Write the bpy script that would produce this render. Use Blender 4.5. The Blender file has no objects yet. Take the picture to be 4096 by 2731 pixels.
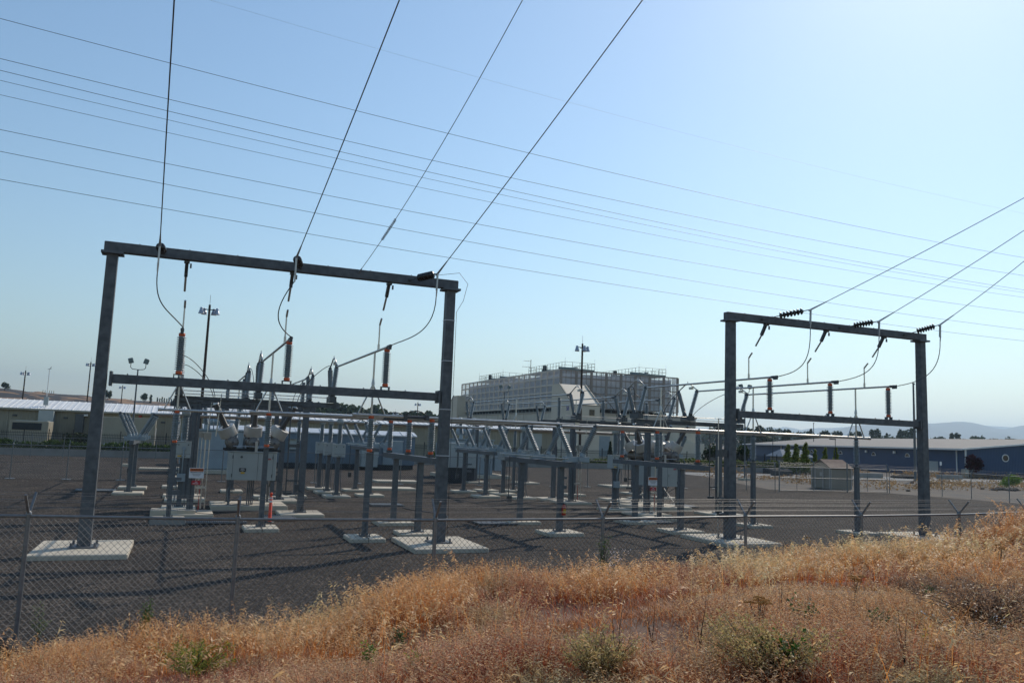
import bpy, math, random
import numpy as np
from mathutils import Vector, Matrix
random.seed(7); rng = np.random.default_rng(11)
sc = bpy.context.scene
col = sc.collection
R = math.radians

# ------------------------------------------------------------------ camera
FPX, PIT, ROL, YAW = 3214.03, 0.12160122, 0.03737669, -0.38364518
CAM = Vector((-0.1407, -0.0845, 3.6137))
_cy, _sy, _cp, _sp = math.cos(YAW), math.sin(YAW), math.cos(PIT), math.sin(PIT)
_r = Vector((_cy, _sy, 0)); _f = Vector((-_sy*_cp, _cy*_cp, _sp)); _u = _r.cross(_f)
CR = _r*math.cos(ROL) + _u*math.sin(ROL); CU = _u*math.cos(ROL) - _r*math.sin(ROL); CF = _f
cam_d = bpy.data.cameras.new('camera'); cam = bpy.data.objects.new('camera', cam_d); col.objects.link(cam)
cam_d.sensor_width = 36; cam_d.lens = 36*FPX/4096; cam_d.clip_start = .1; cam_d.clip_end = 40000
cam.matrix_world = Matrix(((CR.x, CU.x, -CF.x, CAM.x), (CR.y, CU.y, -CF.y, CAM.y), (CR.z, CU.z, -CF.z, CAM.z), (0, 0, 0, 1)))
sc.camera = cam

def ray(px, py): return CR*(px-2048) - CU*(py-1365.5) + CF*FPX
def at(px, py, Y):                       # point seen at a photo pixel, at world depth y=Y
    d = ray(px, py); return CAM + d*((Y-CAM.y)/d.y)
def gnd(px, py, z=0.0):
    d = ray(px, py); return CAM + d*((z-CAM.z)/d.z)

# ------------------------------------------------------------------ light
SUN_EL, SUN_AZ = R(39.4), math.atan2(.795, .605)
w = bpy.data.worlds.new('World'); sc.world = w; w.use_nodes = True
nt = w.node_tree; bg = nt.nodes['Background']
sky = nt.nodes.new('ShaderNodeTexSky'); sky.sky_type = 'NISHITA'; sky.sun_disc = False
sky.sun_elevation = SUN_EL; sky.sun_rotation = SUN_AZ
sky.altitude = 0; sky.air_density = 1.4; sky.dust_density = .35; sky.ozone_density = 5.5
tint = nt.nodes.new('ShaderNodeMix'); tint.data_type = 'RGBA'; tint.blend_type = 'MULTIPLY'; tint.inputs[0].default_value = 1; tint.inputs[7].default_value = (1.08, 1.045, .97, 1)
nt.links.new(sky.outputs[0], tint.inputs[6]); nt.links.new(tint.outputs[2], bg.inputs[0]); bg.inputs[1].default_value = 0.132
sd = bpy.data.lights.new('sun', 'SUN'); sd.energy = 3.3; sd.angle = R(.55); sd.color = (1, .90, .76)
so = bpy.data.objects.new('sun', sd); col.objects.link(so)
sdir = Vector((math.sin(SUN_AZ)*math.cos(SUN_EL), math.cos(SUN_AZ)*math.cos(SUN_EL), math.sin(SUN_EL)))
so.rotation_euler = sdir.to_track_quat('Z', 'Y').to_euler(); so.location = (0, 0, 60)
vs = sc.view_settings; vs.view_transform = 'Standard'; vs.look = 'None'; vs.exposure = 0.0; vs.gamma = 1
sc.cycles.max_bounces = 5; sc.cycles.transparent_max_bounces = 8; sc.cycles.volume_bounces = 0
sc.cycles.volume_step_rate = 4

# ------------------------------------------------------------------ materials
def _mat(name):
    m = bpy.data.materials.new(name); m.use_nodes = True
    return m, m.node_tree, m.node_tree.nodes['Principled BSDF']
def mat(name, c, rough=.6, metal=0.0, var=.15, scale=3.0, bump=0.0, bscale=None, c2=None, detail=5, aniso=None, spec=None):
    m, t, b = _mat(name); N = t.nodes.new
    co = N('ShaderNodeTexCoord'); mp = N('ShaderNodeMapping'); t.links.new(co.outputs['Object'], mp.inputs[0])
    if aniso: mp.inputs['Scale'].default_value = aniso
    n = N('ShaderNodeTexNoise'); n.inputs['Scale'].default_value = scale; n.inputs['Detail'].default_value = detail
    t.links.new(mp.outputs[0], n.inputs['Vector'])
    r = N('ShaderNodeValToRGB'); r.color_ramp.elements[0].position = .32; r.color_ramp.elements[1].position = .68
    a = c2 if c2 else tuple(max(0, x*(1-var)) for x in c); bb = c if c2 else tuple(min(1, x*(1+var)) for x in c)
    r.color_ramp.elements[0].color = (*a, 1); r.color_ramp.elements[1].color = (*bb, 1)
    t.links.new(n.outputs[0], r.inputs[0]); t.links.new(r.outputs[0], b.inputs['Base Color'])
    b.inputs['Roughness'].default_value = rough; b.inputs['Metallic'].default_value = metal
    if spec is not None: b.inputs['Specular IOR Level'].default_value = spec
    rr = N('ShaderNodeMapRange'); rr.inputs['To Min'].default_value = max(0.05, rough-.08); rr.inputs['To Max'].default_value = min(1, rough+.1)
    t.links.new(n.outputs[0], rr.inputs[0]); t.links.new(rr.outputs[0], b.inputs['Roughness'])
    if bump:
        n2 = N('ShaderNodeTexNoise'); n2.inputs['Scale'].default_value = bscale or scale*4; n2.inputs['Detail'].default_value = 4
        t.links.new(mp.outputs[0], n2.inputs['Vector'])
        bp = N('ShaderNodeBump'); bp.inputs['Strength'].default_value = bump; bp.inputs['Distance'].default_value = .02
        t.links.new(n2.outputs[0], bp.inputs['Height']); t.links.new(bp.outputs[0], b.inputs['Normal'])
    return m
def ribbed(name, c, axis, period, rough=.5, metal=0.0, c2=None, depth=.6, dirt=.12):
    """corrugated sheet: bump wave along an axis plus slight weathering"""
    m, t, b = _mat(name); N = t.nodes.new
    co = N('ShaderNodeTexCoord'); sx = N('ShaderNodeSeparateXYZ'); t.links.new(co.outputs['Object'], sx.inputs[0])
    mm = N('ShaderNodeMath'); mm.operation = 'MULTIPLY'; mm.inputs[1].default_value = 2*math.pi/period
    t.links.new(sx.outputs[axis], mm.inputs[0])
    s = N('ShaderNodeMath'); s.operation = 'SINE'; t.links.new(mm.outputs[0], s.inputs[0])
    pw = N('ShaderNodeMapRange'); pw.inputs['From Min'].default_value = .3; pw.inputs['From Max'].default_value = .9
    t.links.new(s.outputs[0], pw.inputs[0])
    bp = N('ShaderNodeBump'); bp.inputs['Strength'].default_value = depth; bp.inputs['Distance'].default_value = .05
    t.links.new(pw.outputs[0], bp.inputs['Height']); t.links.new(bp.outputs[0], b.inputs['Normal'])
    n = N('ShaderNodeTexNoise'); n.inputs['Scale'].default_value = .7; n.inputs['Detail'].default_value = 6
    t.links.new(co.outputs['Object'], n.inputs['Vector'])
    r = N('ShaderNodeValToRGB'); r.color_ramp.elements[0].position = .3; r.color_ramp.elements[1].position = .7
    r.color_ramp.elements[0].color = (*[x*(1-dirt) for x in c], 1); r.color_ramp.elements[1].color = (*[min(1, x*(1+dirt*.6)) for x in c], 1)
    t.links.new(n.outputs[0], r.inputs[0]); t.links.new(r.outputs[0], b.inputs['Base Color'])
    b.inputs['Roughness'].default_value = rough; b.inputs['Metallic'].default_value = metal
    return m
def attr_mat(name, rough=.8, trans=0.0, spec=.2):
    m, t, b = _mat(name); a = t.nodes.new('ShaderNodeAttribute'); a.attribute_name = 'Col'
    t.links.new(a.outputs['Color'], b.inputs['Base Color'])
    b.inputs['Roughness'].default_value = rough; b.inputs['Specular IOR Level'].default_value = spec
    if trans:
        tr = t.nodes.new('ShaderNodeBsdfTranslucent'); mx = t.nodes.new('ShaderNodeMixShader'); mx.inputs[0].default_value = trans
        t.links.new(a.outputs['Color'], tr.inputs[0]); t.links.new(b.outputs[0], mx.inputs[1]); t.links.new(tr.outputs[0], mx.inputs[2])
        t.links.new(mx.outputs[0], t.nodes['Material Output'].inputs[0])
    return m

M = {}
M['galv'] = mat('galvanised_steel', (.108, .118, .128), .55, .15, .16, 9, .05, 60)
M['galv_beam'] = mat('galvanised_beam', (.092, .098, .106), .58, .1, .30, 5, .05, 50)
M['alu'] = mat('aluminium_pipe', (.50, .48, .45), .34, .85, .1, 6)
M['porc'] = mat('grey_porcelain', (.19, .225, .245), .3, 0, .1, 5, spec=.7)
M['orange'] = mat('orange_cap', (.60, .105, .03), .5, 0, .12, 12)
M['capgrey'] = mat('dark_cap', (.10, .11, .12), .5, .4, .15, 10)
M['hardware'] = mat('dark_hardware', (.09, .095, .10), .5, .5, .2, 12)
M['concrete'] = mat('pad_concrete', (.50, .44, .345), .9, 0, .10, 1.6, .06, 90)
M['cab'] = mat('cabinet_paint', (.34, .37, .365), .45, 0, .05, 1.5)
M['cab_blue'] = mat('cabinet_blue_grey', (.26, .31, .34), .5, 0, .07, 1.5)
M['bush'] = mat('brown_bushing', (.075, .062, .052), .38, 0, .15, 6, spec=.5)
M['ct'] = mat('bushing_ct_white', (.44, .42, .385), .38, .15, .06, 3)
M['tank'] = mat('breaker_tank', (.20, .185, .17), .5, .3, .2, 8)
M['wire'] = mat('weathered_conductor', (.055, .055, .058), .5, .5, .1, 4)
M['bell'] = mat('brown_bell_insulator', (.018, .015, .016), .25, 0, .1, 6)
M['fence'] = mat('fence_galvanised', (.17, .175, .18), .42, .35, .15, 14)
M['mesh'] = mat('chain_link_wire', (.22, .215, .21), .5, .5, .1, 3)
M['black'] = mat('black_iron', (.02, .021, .023), .5, .2, .1, 6)
M['wood'] = mat('dark_timber_pole', (.045, .028, .02), .8, 0, .3, 2, aniso=(6, 6, .4))
M['lampmetal'] = mat('lamp_housing', (.42, .44, .47), .35, .7, .1, 6)
M['signw'] = mat('sign_white', (.66, .67, .70), .5, 0, .04, 4)
M['signo'] = mat('sign_orange', (.60, .13, .02), .5, 0, .05, 4)
M['signr'] = mat('sign_red', (.42, .02, .03), .5, 0, .08, 4)
M['signk'] = mat('sign_black', (.02, .022, .025), .5, 0, .08, 4)
M['signy'] = mat('sign_yellow', (.55, .33, .03), .5, 0, .08, 4)
M['cone'] = mat('orange_plastic', (.85, .07, .02), .45, 0, .06, 5)
M['reflect'] = mat('reflective_band', (.75, .62, .60), .35, 0, .05, 5)
M['redpaint'] = mat('red_paint', (.36, .03, .02), .35, 0, .1, 5)
M['glass'] = mat('dark_glass', (.02, .025, .03), .08, 0, .1, 2)
M['tan'] = ribbed('tan_siding', (.50, .455, .37), 0, .9, .6, 0, depth=.5)
M['olive'] = ribbed('olive_tan_siding', (.27, .245, .185), 0, .9, .6, 0, depth=.5); M['olive_plain'] = mat('olive_tan_panel', (.31, .28, .215), .6, 0, .08, .5)
M['tan_y'] = ribbed('tan_siding_side', (.50, .455, .37), 1, .9, .6, 0, depth=.5)
M['tan_plain'] = mat('tan_panel', (.56, .50, .40), .6, 0, .05, .4)
M['roofmetal'] = ribbed('pale_metal_roof', (.70, .70, .69), 0, .6, .6, 0, depth=.6)
M['blue'] = ribbed('blue_siding', (.018, .055, .13), 0, .3, .5, 0, depth=.5)
M['greyroof'] = ribbed('grey_metal_roof', (.125, .122, .122), 1, .6, .8, 0, depth=.4)
M['white'] = mat('white_trim', (.70, .70, .69), .5, 0, .05, 2)
M['hut'] = ribbed('hut_blue_grey', (.125, .17, .215), 0, 1.22, .5, 0, depth=.35)
M['louver'] = mat('louver_slats', (.78, .77, .78), .5, 0, .08, .6)
M['louverframe'] = mat('louver_frame', (.25, .21, .18), .6, 0, .08, .6)
M['dark'] = mat('dark_steel', (.035, .038, .042), .6, .3, .2, 1)
M['green_steel'] = mat('grey_green_steel', (.14, .18, .18), .5, .3, .15, 1)
M['wall'] = mat('block_wall_concrete', (.27, .255, .235), .9, 0, .12, .9, .2, 12)
M['road'] = mat('pale_road', (.20, .195, .185), .9, 0, .1, .3)
M['shed'] = ribbed('shed_siding', (.30, .255, .20), 0, .2, .8, 0, depth=.3)
M['shingle'] = mat('brown_shingle', (.17, .115, .09), .9, 0, .2, 3)
M['shedtrim'] = mat('shed_trim', (.45, .40, .35), .7, 0, .05, 2)
M['bark'] = mat('tree_bark', (.06, .045, .035), .9, 0, .2, 3)
M['rock'] = mat('basalt_rock', (.045, .038, .033), .95, 0, .35, 2, .5, 8)
M['grate'] = mat('trench_grating', (.26, .27, .28), .5, .5, .2, 9)
M['cream'] = mat('cream_roof', (.55, .56, .57), .4, .2, .04, 1)
M['mail'] = mat('tan_box', (.33, .30, .25), .7, 0, .08, 3)
M['leaf'] = attr_mat('leaves', .7, .25)
M['grass'] = attr_mat('dry_grass_blades', .55, .42, .5)

# ------------------------------------------------------------------ mesh builder
class MB:
    def __init__(s): s.v = []; s.f = []; s.s = []; s.m = []; s.cur = 0
    def _add(s, vs, fs, smooth=False):
        o = len(s.v); s.v += [tuple(p) for p in vs]
        for f in fs: s.f.append(tuple(i+o for i in f)); s.s.append(smooth); s.m.append(s.cur)
    def box(s, c, d, rot=None, bev=0.0):
        hx, hy, hz = d[0]/2, d[1]/2, d[2]/2; c = Vector(c)
        if bev:
            b = bev; P = []
            prof = [(hx, hy-b), (hx-b, hy), (-hx+b, hy), (-hx, hy-b), (-hx, -hy+b), (-hx+b, -hy), (hx-b, -hy), (hx, -hy+b)]
            for z, k in ((-hz, 0), (hz-b, 0), (hz, b)):
                for x, y in prof:
                    P.append(Vector((x-math.copysign(k, x), y-math.copysign(k, y), z)))
            F = [tuple(range(7, -1, -1)), tuple(range(16, 24))]
            for l in (0, 8):
                for i in range(8): F.append((l+i, l+(i+1) % 8, l+8+(i+1) % 8, l+8+i))
        else:
            P = [Vector((x, y, z)) for z in (-hz, hz) for x, y in ((-hx, -hy), (hx, -hy), (hx, hy), (-hx, hy))]
            F = [(3, 2, 1, 0), (4, 5, 6, 7), (0, 1, 5, 4), (1, 2, 6, 5), (2, 3, 7, 6), (3, 0, 4, 7)]
        if rot is not None: P = [rot @ p for p in P]
        s._add([p+c for p in P], F); return s
    def beam(s, a, b, w, h, up=(0, 0, 1), w2=None, h2=None):
        a = Vector(a); b = Vector(b); d = (b-a).normalized(); u = Vector(up)
        if abs(d.dot(u)) > .98: u = Vector((0, 1, 0))
        x = d.cross(u).normalized(); y = x.cross(d); P = []
        for p, ww, hh in ((a, w, h), (b, w2 or w, h2 or h)):
            for i, j in ((-1, -1), (1, -1), (1, 1), (-1, 1)): P.append(p + x*i*ww/2 + y*j*hh/2)
        s._add(P, [(3, 2, 1, 0), (4, 5, 6, 7), (0, 1, 5, 4), (1, 2, 6, 5), (2, 3, 7, 6), (3, 0, 4, 7)]); return s
    def lathe(s, a, b, prof, n=12, smooth=True):
        a = Vector(a); b = Vector(b); d = (b-a); L = d.length; d = d/L
        u = Vector((0, 0, 1)) if abs(d.z) < .9 else Vector((1, 0, 0))
        x = d.cross(u).normalized(); y = d.cross(x); P = []; F = []
        for t, r in prof:
            for k in range(n):
                an = 2*math.pi*k/n; P.append(a + d*(t*L) + (x*math.cos(an)+y*math.sin(an))*r)
        for i in range(len(prof)-1):
            for k in range(n):
                F.append((i*n+k, i*n+(k+1) % n, (i+1)*n+(k+1) % n, (i+1)*n+k))
        s._add(P, F, smooth)
        s._add([P[k] for k in range(n)], [tuple(range(n-1, -1, -1))]); m = (len(prof)-1)*n
        s._add([P[m+k] for k in range(n)], [tuple(range(n))]); return s
    def tube(s, a, b, r, n=10, r2=None): return s.lathe(a, b, [(0, r), (1, r2 or r)], n)
    def path(s, pts, r, n=6):
        pts = [Vector(p) for p in pts]; P = []; F = []; m = len(pts); px_ = None
        for i, p in enumerate(pts):
            d = (pts[min(i+1, m-1)]-pts[max(i-1, 0)]).normalized()
            u = Vector((0, 0, 1)) if abs(d.z) < .95 else Vector((1, 0, 0))
            x = d.cross(u).normalized()
            if px_ is not None and x.dot(px_) < 0: x = -x
            if px_ is not None:
                x = (px_ - d*px_.dot(d)).normalized()
            px_ = x; y = d.cross(x)
            rr = r[i] if isinstance(r, (list, tuple)) else r
            for k in range(n):
                an = 2*math.pi*k/n; P.append(p+(x*math.cos(an)+y*math.sin(an))*rr)
        for i in range(m-1):
            for k in range(n): F.append((i*n+k, i*n+(k+1) % n, (i+1)*n+(k+1) % n, (i+1)*n+k))
        F.append(tuple(range(n-1, -1, -1))); F.append(tuple((m-1)*n+k for k in range(n)))
        s._add(P, F, True); return s
    def poly(s, pts, fs, smooth=False): s._add(pts, fs, smooth); return s
    def extrude(s, pts, d):
        n = len(pts); d = Vector(d); a = [Vector(p) for p in pts]
        s._add(a+[p+d for p in a], [tuple(range(n-1, -1, -1)), tuple(range(n, 2*n))]+[(i, (i+1) % n, n+(i+1) % n, n+i) for i in range(n)]); return s
    def mesh(s, name, mats):
        me = bpy.data.meshes.new(name); me.from_pydata(s.v, [], s.f)
        me.polygons.foreach_set('use_smooth', s.s)
        if not isinstance(mats, (list, tuple)): mats = [mats]
        for m_ in mats: me.materials.append(m_)
        if len(mats) > 1: me.polygons.foreach_set('material_index', s.m)
        me.validate(); me.update(); return me
    def build(s, name, mats, parent=None):
        o = bpy.data.objects.new(name, s.mesh(name, mats)); col.objects.link(o)
        if parent: o.parent = parent
        return o
def place(name, me, parent, loc=(0, 0, 0), rot=None):
    o = bpy.data.objects.new(name, me); col.objects.link(o)
    if parent: o.parent = parent
    o.location = loc
    if rot is not None: o.rotation_mode = 'QUATERNION'; o.rotation_quaternion = rot
    return o
def tag(o, label=None, cat=None, group=None, kind=None):
    if label: o['label'] = label
    if cat: o['category'] = cat
    if group: o['group'] = group
    if kind: o['kind'] = kind
    return o
def thing(name, label, cat, loc=(0, 0, 0), rz=0, group=None):
    o = bpy.data.objects.new(name, None); col.objects.link(o); o.empty_display_size = .3
    o.location = loc; o.rotation_euler = (0, 0, rz); return tag(o, label, cat, group)
KIDS = {}
def children(o): return [c for c in bpy.data.objects if c.parent == o]
def dup(o, loc, label, rz=None, group=None):
    def cp(x, par):
        c = x.copy(); col.objects.link(c); c.parent = par
        for ch in x.children: cp(ch, c)
        return c
    r = cp(o, None); r.location = loc
    if rz is not None: r.rotation_euler = (0, 0, rz)
    r['label'] = label
    if group: r['group'] = group
    return r
def structure(o): o['kind'] = 'structure'; return o
def text_mesh(name, s, size, mat_, depth=.002, bold=0.0):
    cu = bpy.data.curves.new(name, 'FONT'); cu.body = s; cu.size = size; cu.extrude = depth; cu.offset = bold
    cu.align_x = 'CENTER'; cu.align_y = 'CENTER'
    o = bpy.data.objects.new(name, cu); col.objects.link(o); bpy.context.view_layer.update()
    me = bpy.data.meshes.new_from_object(o); me.name = name; me.materials.clear(); me.materials.append(mat_)
    bpy.data.objects.remove(o); return me
def Q(a, b):
    return (Vector(b)-Vector(a)).to_track_quat('Z', 'Y')

# ------------------------------------------------------------------ ground and setting
def gravel_mat():
    m, t, b = _mat('dark_gravel'); N = t.nodes.new
    co = N('ShaderNodeTexCoord')
    v = N('ShaderNodeTexVoronoi'); v.inputs['Scale'].default_value = 22
    n = N('ShaderNodeTexNoise'); n.inputs['Scale'].default_value = .35; n.inputs['Detail'].default_value = 8; n.inputs['Roughness'].default_value = .65
    n3 = N('ShaderNodeTexNoise'); n3.inputs['Scale'].default_value = 9; n3.inputs['Detail'].default_value = 6
    for k in (v, n, n3): t.links.new(co.outputs['Object'], k.inputs['Vector'])
    r = N('ShaderNodeValToRGB'); e = r.color_ramp.elements
    e[0].position = .0; e[0].color = (.020, .0168, .0145, 1); e[1].position = 1; e[1].color = (.16, .135, .115, 1)
    k = e.new(.75); k.color = (.044, .037, .0315, 1)
    sp = N('ShaderNodeSeparateColor'); t.links.new(v.outputs['Color'], sp.inputs[0]); t.links.new(sp.outputs[0], r.inputs[0])
    r2 = N('ShaderNodeValToRGB'); r2.color_ramp.elements[0].position = .35; r2.color_ramp.elements[1].position = .65
    r2.color_ramp.elements[0].color = (.72, .72, .74, 1); r2.color_ramp.elements[1].color = (1.4, 1.33, 1.25, 1)
    t.links.new(n.outputs[0], r2.inputs[0])
    mx = N('ShaderNodeMix'); mx.data_type = 'RGBA'; mx.blend_type = 'MULTIPLY'; mx.inputs[0].default_value = 1
    t.links.new(r.outputs[0], mx.inputs[6]); t.links.new(r2.outputs[0], mx.inputs[7])
    r3 = N('ShaderNodeMapRange'); r3.inputs['To Min'].default_value = .6; r3.inputs['To Max'].default_value = 1.4
    t.links.new(n3.outputs[0], r3.inputs[0])
    mx2 = N('ShaderNodeMix'); mx2.data_type = 'RGBA'; mx2.blend_type = 'MULTIPLY'; mx2.inputs[0].default_value = 1
    t.links.new(mx.outputs[2], mx2.inputs[6]); t.links.new(r3.outputs[0], mx2.inputs[7])
    t.links.new(mx2.outputs[2], b.inputs['Base Color']); b.inputs['Roughness'].default_value = .95; b.inputs['Specular IOR Level'].default_value = .15
    bp = N('ShaderNodeBump'); bp.inputs['Strength'].default_value = .9; bp.inputs['Distance'].default_value = .03
    t.links.new(v.outputs['Distance'], bp.inputs['Height']); t.links.new(bp.outputs[0], b.inputs['Normal'])
    return m
M['gravel'] = gravel_mat()
M['soil'] = mat('dry_soil', (.17, .085, .048), .95, 0, .3, 2.2, .5, 25, c2=(.085, .055, .038))
M['field'] = mat('dry_field', (.125, .092, .062), .95, 0, .3, .35, .5, 3, c2=(.042, .036, .032), detail=10)
M['hill'] = mat('mesa_slope', (.24, .135, .07), .95, 0, .3, .2, 0, c2=(.025, .022, .024), detail=6, aniso=(.22, .2, .9))
for n_ in M['hill'].node_tree.nodes:
    if n_.type == 'VALTORGB': n_.color_ramp.elements[0].position = .50; n_.color_ramp.elements[1].position = .54
M['mount'] = mat('far_mountain', (.13, .115, .10), .95, 0, .2, .0012, 0, c2=(.09, .085, .075), detail=8)

def sheet(name, pts, m, z):
    return structure(MB().poly([(x, y, z) for x, y in pts], [tuple(range(len(pts)))]).build(name, m))
sheet('ground', [(-14000, -400), (30000, -400), (30000, 30000), (-14000, 30000)], M['field'], -.03)
sheet('gravel_yard', [(-70, 9), (35, 9), (64, 44), (61, 57), (50, 60), (60, 84), (92, 103), (-70, 100)], M['gravel'], 0)
sheet('road', [(61, 84.5), (330, 84.5), (330, 97), (61, 97)], M['road'], .004)

def berm_edge(x): return float(np.interp(x, [-20, -1.5, 1, 2.1, 3.0, 5.2, 8, 12, 16, 18.5, 21.5, 27, 45], [.10, .32, .26, .32, .72, 1.04, 1.12, 1.02, 1.40, 1.98, 2.66, 3.1, 3.2]))
def berm_y0(x): return float(np.interp(x, [-20, -4, -1, 2, 6, 12, 45], [12.0, 12.6, 12.8, 13.2, 13.5, 13.6, 13.8]))
def berm_top(x): return float(np.interp(x, [-20, -3, 0, 8, 20, 45], [1.7, 1.9, 1.98, 2.05, 2.5, 3.0]))
def _wob(x, y): return (.05*math.sin(1.7*x+.6*y)*math.sin(1.3*y-.5*x+1) + .035*math.sin(4.1*x+1)*math.sin(3.7*y) + .06*math.sin(.7*x-1.1*y))
def berm(x, y):
    e = berm_edge(x); y0 = berm_y0(x); T = berm_top(x)
    if y > y0:
        t = min(1, (y-y0)/1.7); return e*(1-t*t*(3-2*t)) - .02*t + _wob(x, y)*(1-t)*.6
    t = min(1, (y0-y)/9.5); s = t*t*(3-2*t)*.45+t*.55
    return e+(T-e)*s+_wob(x, y)
nx_, ny_ = 150, 72
X0, X1, Y0, Y1 = -16.0, 44.0, -8.0, 15.6
mb = MB(); P = [(X0+(X1-X0)*i/(nx_-1), Y0+(Y1-Y0)*j/(ny_-1)) for j in range(ny_) for i in range(nx_)]
mb.poly([(x, y, berm(x, y)) for x, y in P], [(j*nx_+i, j*nx_+i+1, (j+1)*nx_+i+1, (j+1)*nx_+i) for j in range(ny_-1) for i in range(nx_-1)], True)
structure(mb.build('grassy_bank', M['soil']))

# ------------------------------------------------------------------ insulators
def insul_mesh(name, L, r, n, core=.55, seg=12, m='porc', caps=0.0, taper=0.0):
    prof = [(0, r*core*1.1)]; a, b = .02, .98
    for i in range(n):
        t0 = a+(b-a)*i/n; dt = (b-a)/n; k = 1-taper*(t0)
        prof += [(t0, r*core*k), (t0+dt*.42, r*core*k), (t0+dt*.46, r*k*.97), (t0+dt*.52, r*k), (t0+dt*.70, r*k*.93), (t0+dt*.98, r*core*k)]
    prof += [(1, r*core*1.1*(1-taper))]
    return MB().lathe((0, 0, 0), (0, 0, L), prof, seg).mesh(name, M[m])
ME_post = insul_mesh('insulator', 1.06, .14, 16, .55)
ME_postg = insul_mesh('insulator', 1.10, .13, 16, .55)
ME_v = insul_mesh('insulator', 1.12, .128, 15, .50)
ME_hv = insul_mesh('insulator', 1.16, .118, 16, .55)
ME_pt = insul_mesh('insulator', 1.12, .16, 16, .58)
ME_cap = MB().lathe((0, 0, 0), (0, 0, .11), [(0, .075), (.12, .095), (.85, .095), (1, .07)], 14).mesh('end_cap', M['orange'])
ME_capg = MB().lathe((0, 0, 0), (0, 0, .09), [(0, .075), (.12, .088), (.85, .088), (1, .07)], 12).mesh('end_cap', M['capgrey'])
ME_foot = MB().box((-.13, 0, .045), (.03, .16, .09)).box((.13, 0, .045), (.03, .16, .09)).box((0, 0, .1), (.3, .18, .02)).mesh('bracket', M['galv'])

def pad(mb, x, y, w_, d_, h=.13): return mb.box((x, y, h/2-.02), (w_, d_, h+.04), bev=.025)
def footing(parent, x, y, w_, d_, h=.13): return pad(MB(), x, y, w_, d_, h).build('footing', M['concrete'], parent)
def column(parent, x, y, z1, w0, w1, name='post', z0=.13, plate=True, m='galv'):
    o = MB().beam((x, y, z0), (x, y, z1), w0, w0, (0, 1, 0), w1, w1).build(name, M[m], parent)
    if plate:
        k = MB().box((x, y, z0+.02), (w0*1.9, w0*1.9, .035))
        for i in (-1, 1):
            for j in (-1, 1): k.tube((x+i*w0*.78, y+j*w0*.78, z0), (x+i*w0*.78, y+j*w0*.78, z0+.11), .025, 6)
        k.build('base_plate', M['galv'], o); MB().box((x, y, z1-.012), (w1*1.5, w1*1.5, .024)).build('cap_plate', M['galv'], o)
    return o
def post_ins(parent, p, mesh=None, caps='orange', foot=True, L=1.06):
    """insulator with its two end caps standing at p (bottom), overall about 1.28 m"""
    x, y, z = p; mesh = mesh or ME_post
    cap = ME_cap if caps == 'orange' else ME_capg
    if foot: z += .03
    o = place('insulator', mesh, parent, (x, y, z+.10))
    place('end_cap', cap, o, (0, 0, -.10)); place('end_cap', cap, o, (0, 0, L-.01))
    return o

PA = [-.36, 2.81, 5.98]; PB = [21.8, 24.95, 28.2]; PN = ['left', 'middle', 'right']
BY = {'a': 34.2, 'b': 31.1, 'c': 28.0}; RY = {'a': 53.0, 'b': 49.8, 'c': 46.6}
# ------------------------------------------------------------------ dead-end frames
def dead_end_frame(label, W, xs, hang_attach):
    t = thing('line_gantry', label, 'steel frame', (0, 0, 0), group='tall steel line frames')
    for x in (0, W):
        c = MB().beam((x, 0, .14), (x, 0, 8.71), .35, .35, (0, 1, 0), .30, .30).build('column', M['galv_beam'], t)
        MB().box((x, 0, 8.67), (.60, .54, .07)).build('cap_plate', M['galv'], c)
        k = MB().box((x, 0, .16), (.74, .74, .04))
        for i in (-1, 1):
            for j in (-1, 1): k.tube((x+i*.3, j*.3, .14), (x+i*.3, j*.3, .29), .035, 8)
        k.build('base_plate', M['galv'], c)
        footing(t, x, 0, 2.45, 3.1, .14)
    MB().box((W/2, 0, 8.855), (W+.48, .3, .29), bev=.012).build('top_beam', M['galv_beam'], t)
    s = MB().box((W/2, 0, 4.96), (W-.5, .26, .26), bev=.012)
    for x in (.27, W-.27): s.box((x, 0, 4.96), (.07, .4, .42))
    s.build('lower_beam', M['galv_beam'], t)
    b = MB()
    for k in range(7):
        b.tube((.7+k*W/7.5, 0, 9.0), (.7+k*W/7.5, 0, 9.045), .018, 6).tube((.7+k*W/7.5, 0, 5.09), (.7+k*W/7.5, 0, 5.13), .02, 6)
    b.build('bolt', M['galv'], t)
    for x in xs:
        r = MB().tube((x, .27, 8.36), (x, .72, 7.86), .035, 8).build('hanging_rod', M['alu'], t)
        MB().box((x, .06, 8.67), (.16, .18, .08)).beam((x, .08, 8.70), (x, .36, 8.27), .10, .11).box((x+.12, .03, 8.55), (.05, .05, .14)).build('bracket', M['hardware'], r)
    return t
fA = dead_end_frame('tall dark grey steel frame on the left with a top beam and a lower beam', 10.53, [x+2.45-.04 for x in PA], None)
fA.location = (-2.45, 26.16, 0)
fB = dead_end_frame('tall dark grey steel frame on the right, the farther-looking one near the dry bank', 10.32, [x-19.86-.12 for x in PB], None)
fB.location = (19.86, 26.16, 0)

for bay, xs in (('left', PA), ('right', PB)):
    for x, n in zip(xs, PN):
        t = thing('post_insulator', f'{n} orange-capped dark insulator standing on the lower beam of the {bay} frame', 'insulator', (x, 26.16, 5.09), group='insulators standing on the lower frame beams')
        place('bracket', ME_foot, t); place('body', ME_post, t, (0, 0, .21)); place('end_cap', ME_cap, t, (0, 0, .105)); place('end_cap', ME_cap, t, (0, 0, 1.26))
        MB().tube((0, 0, 1.36), (0, 0, 1.44), .035, 8).build('pipe_clamp', M['hardware'], t)

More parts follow.
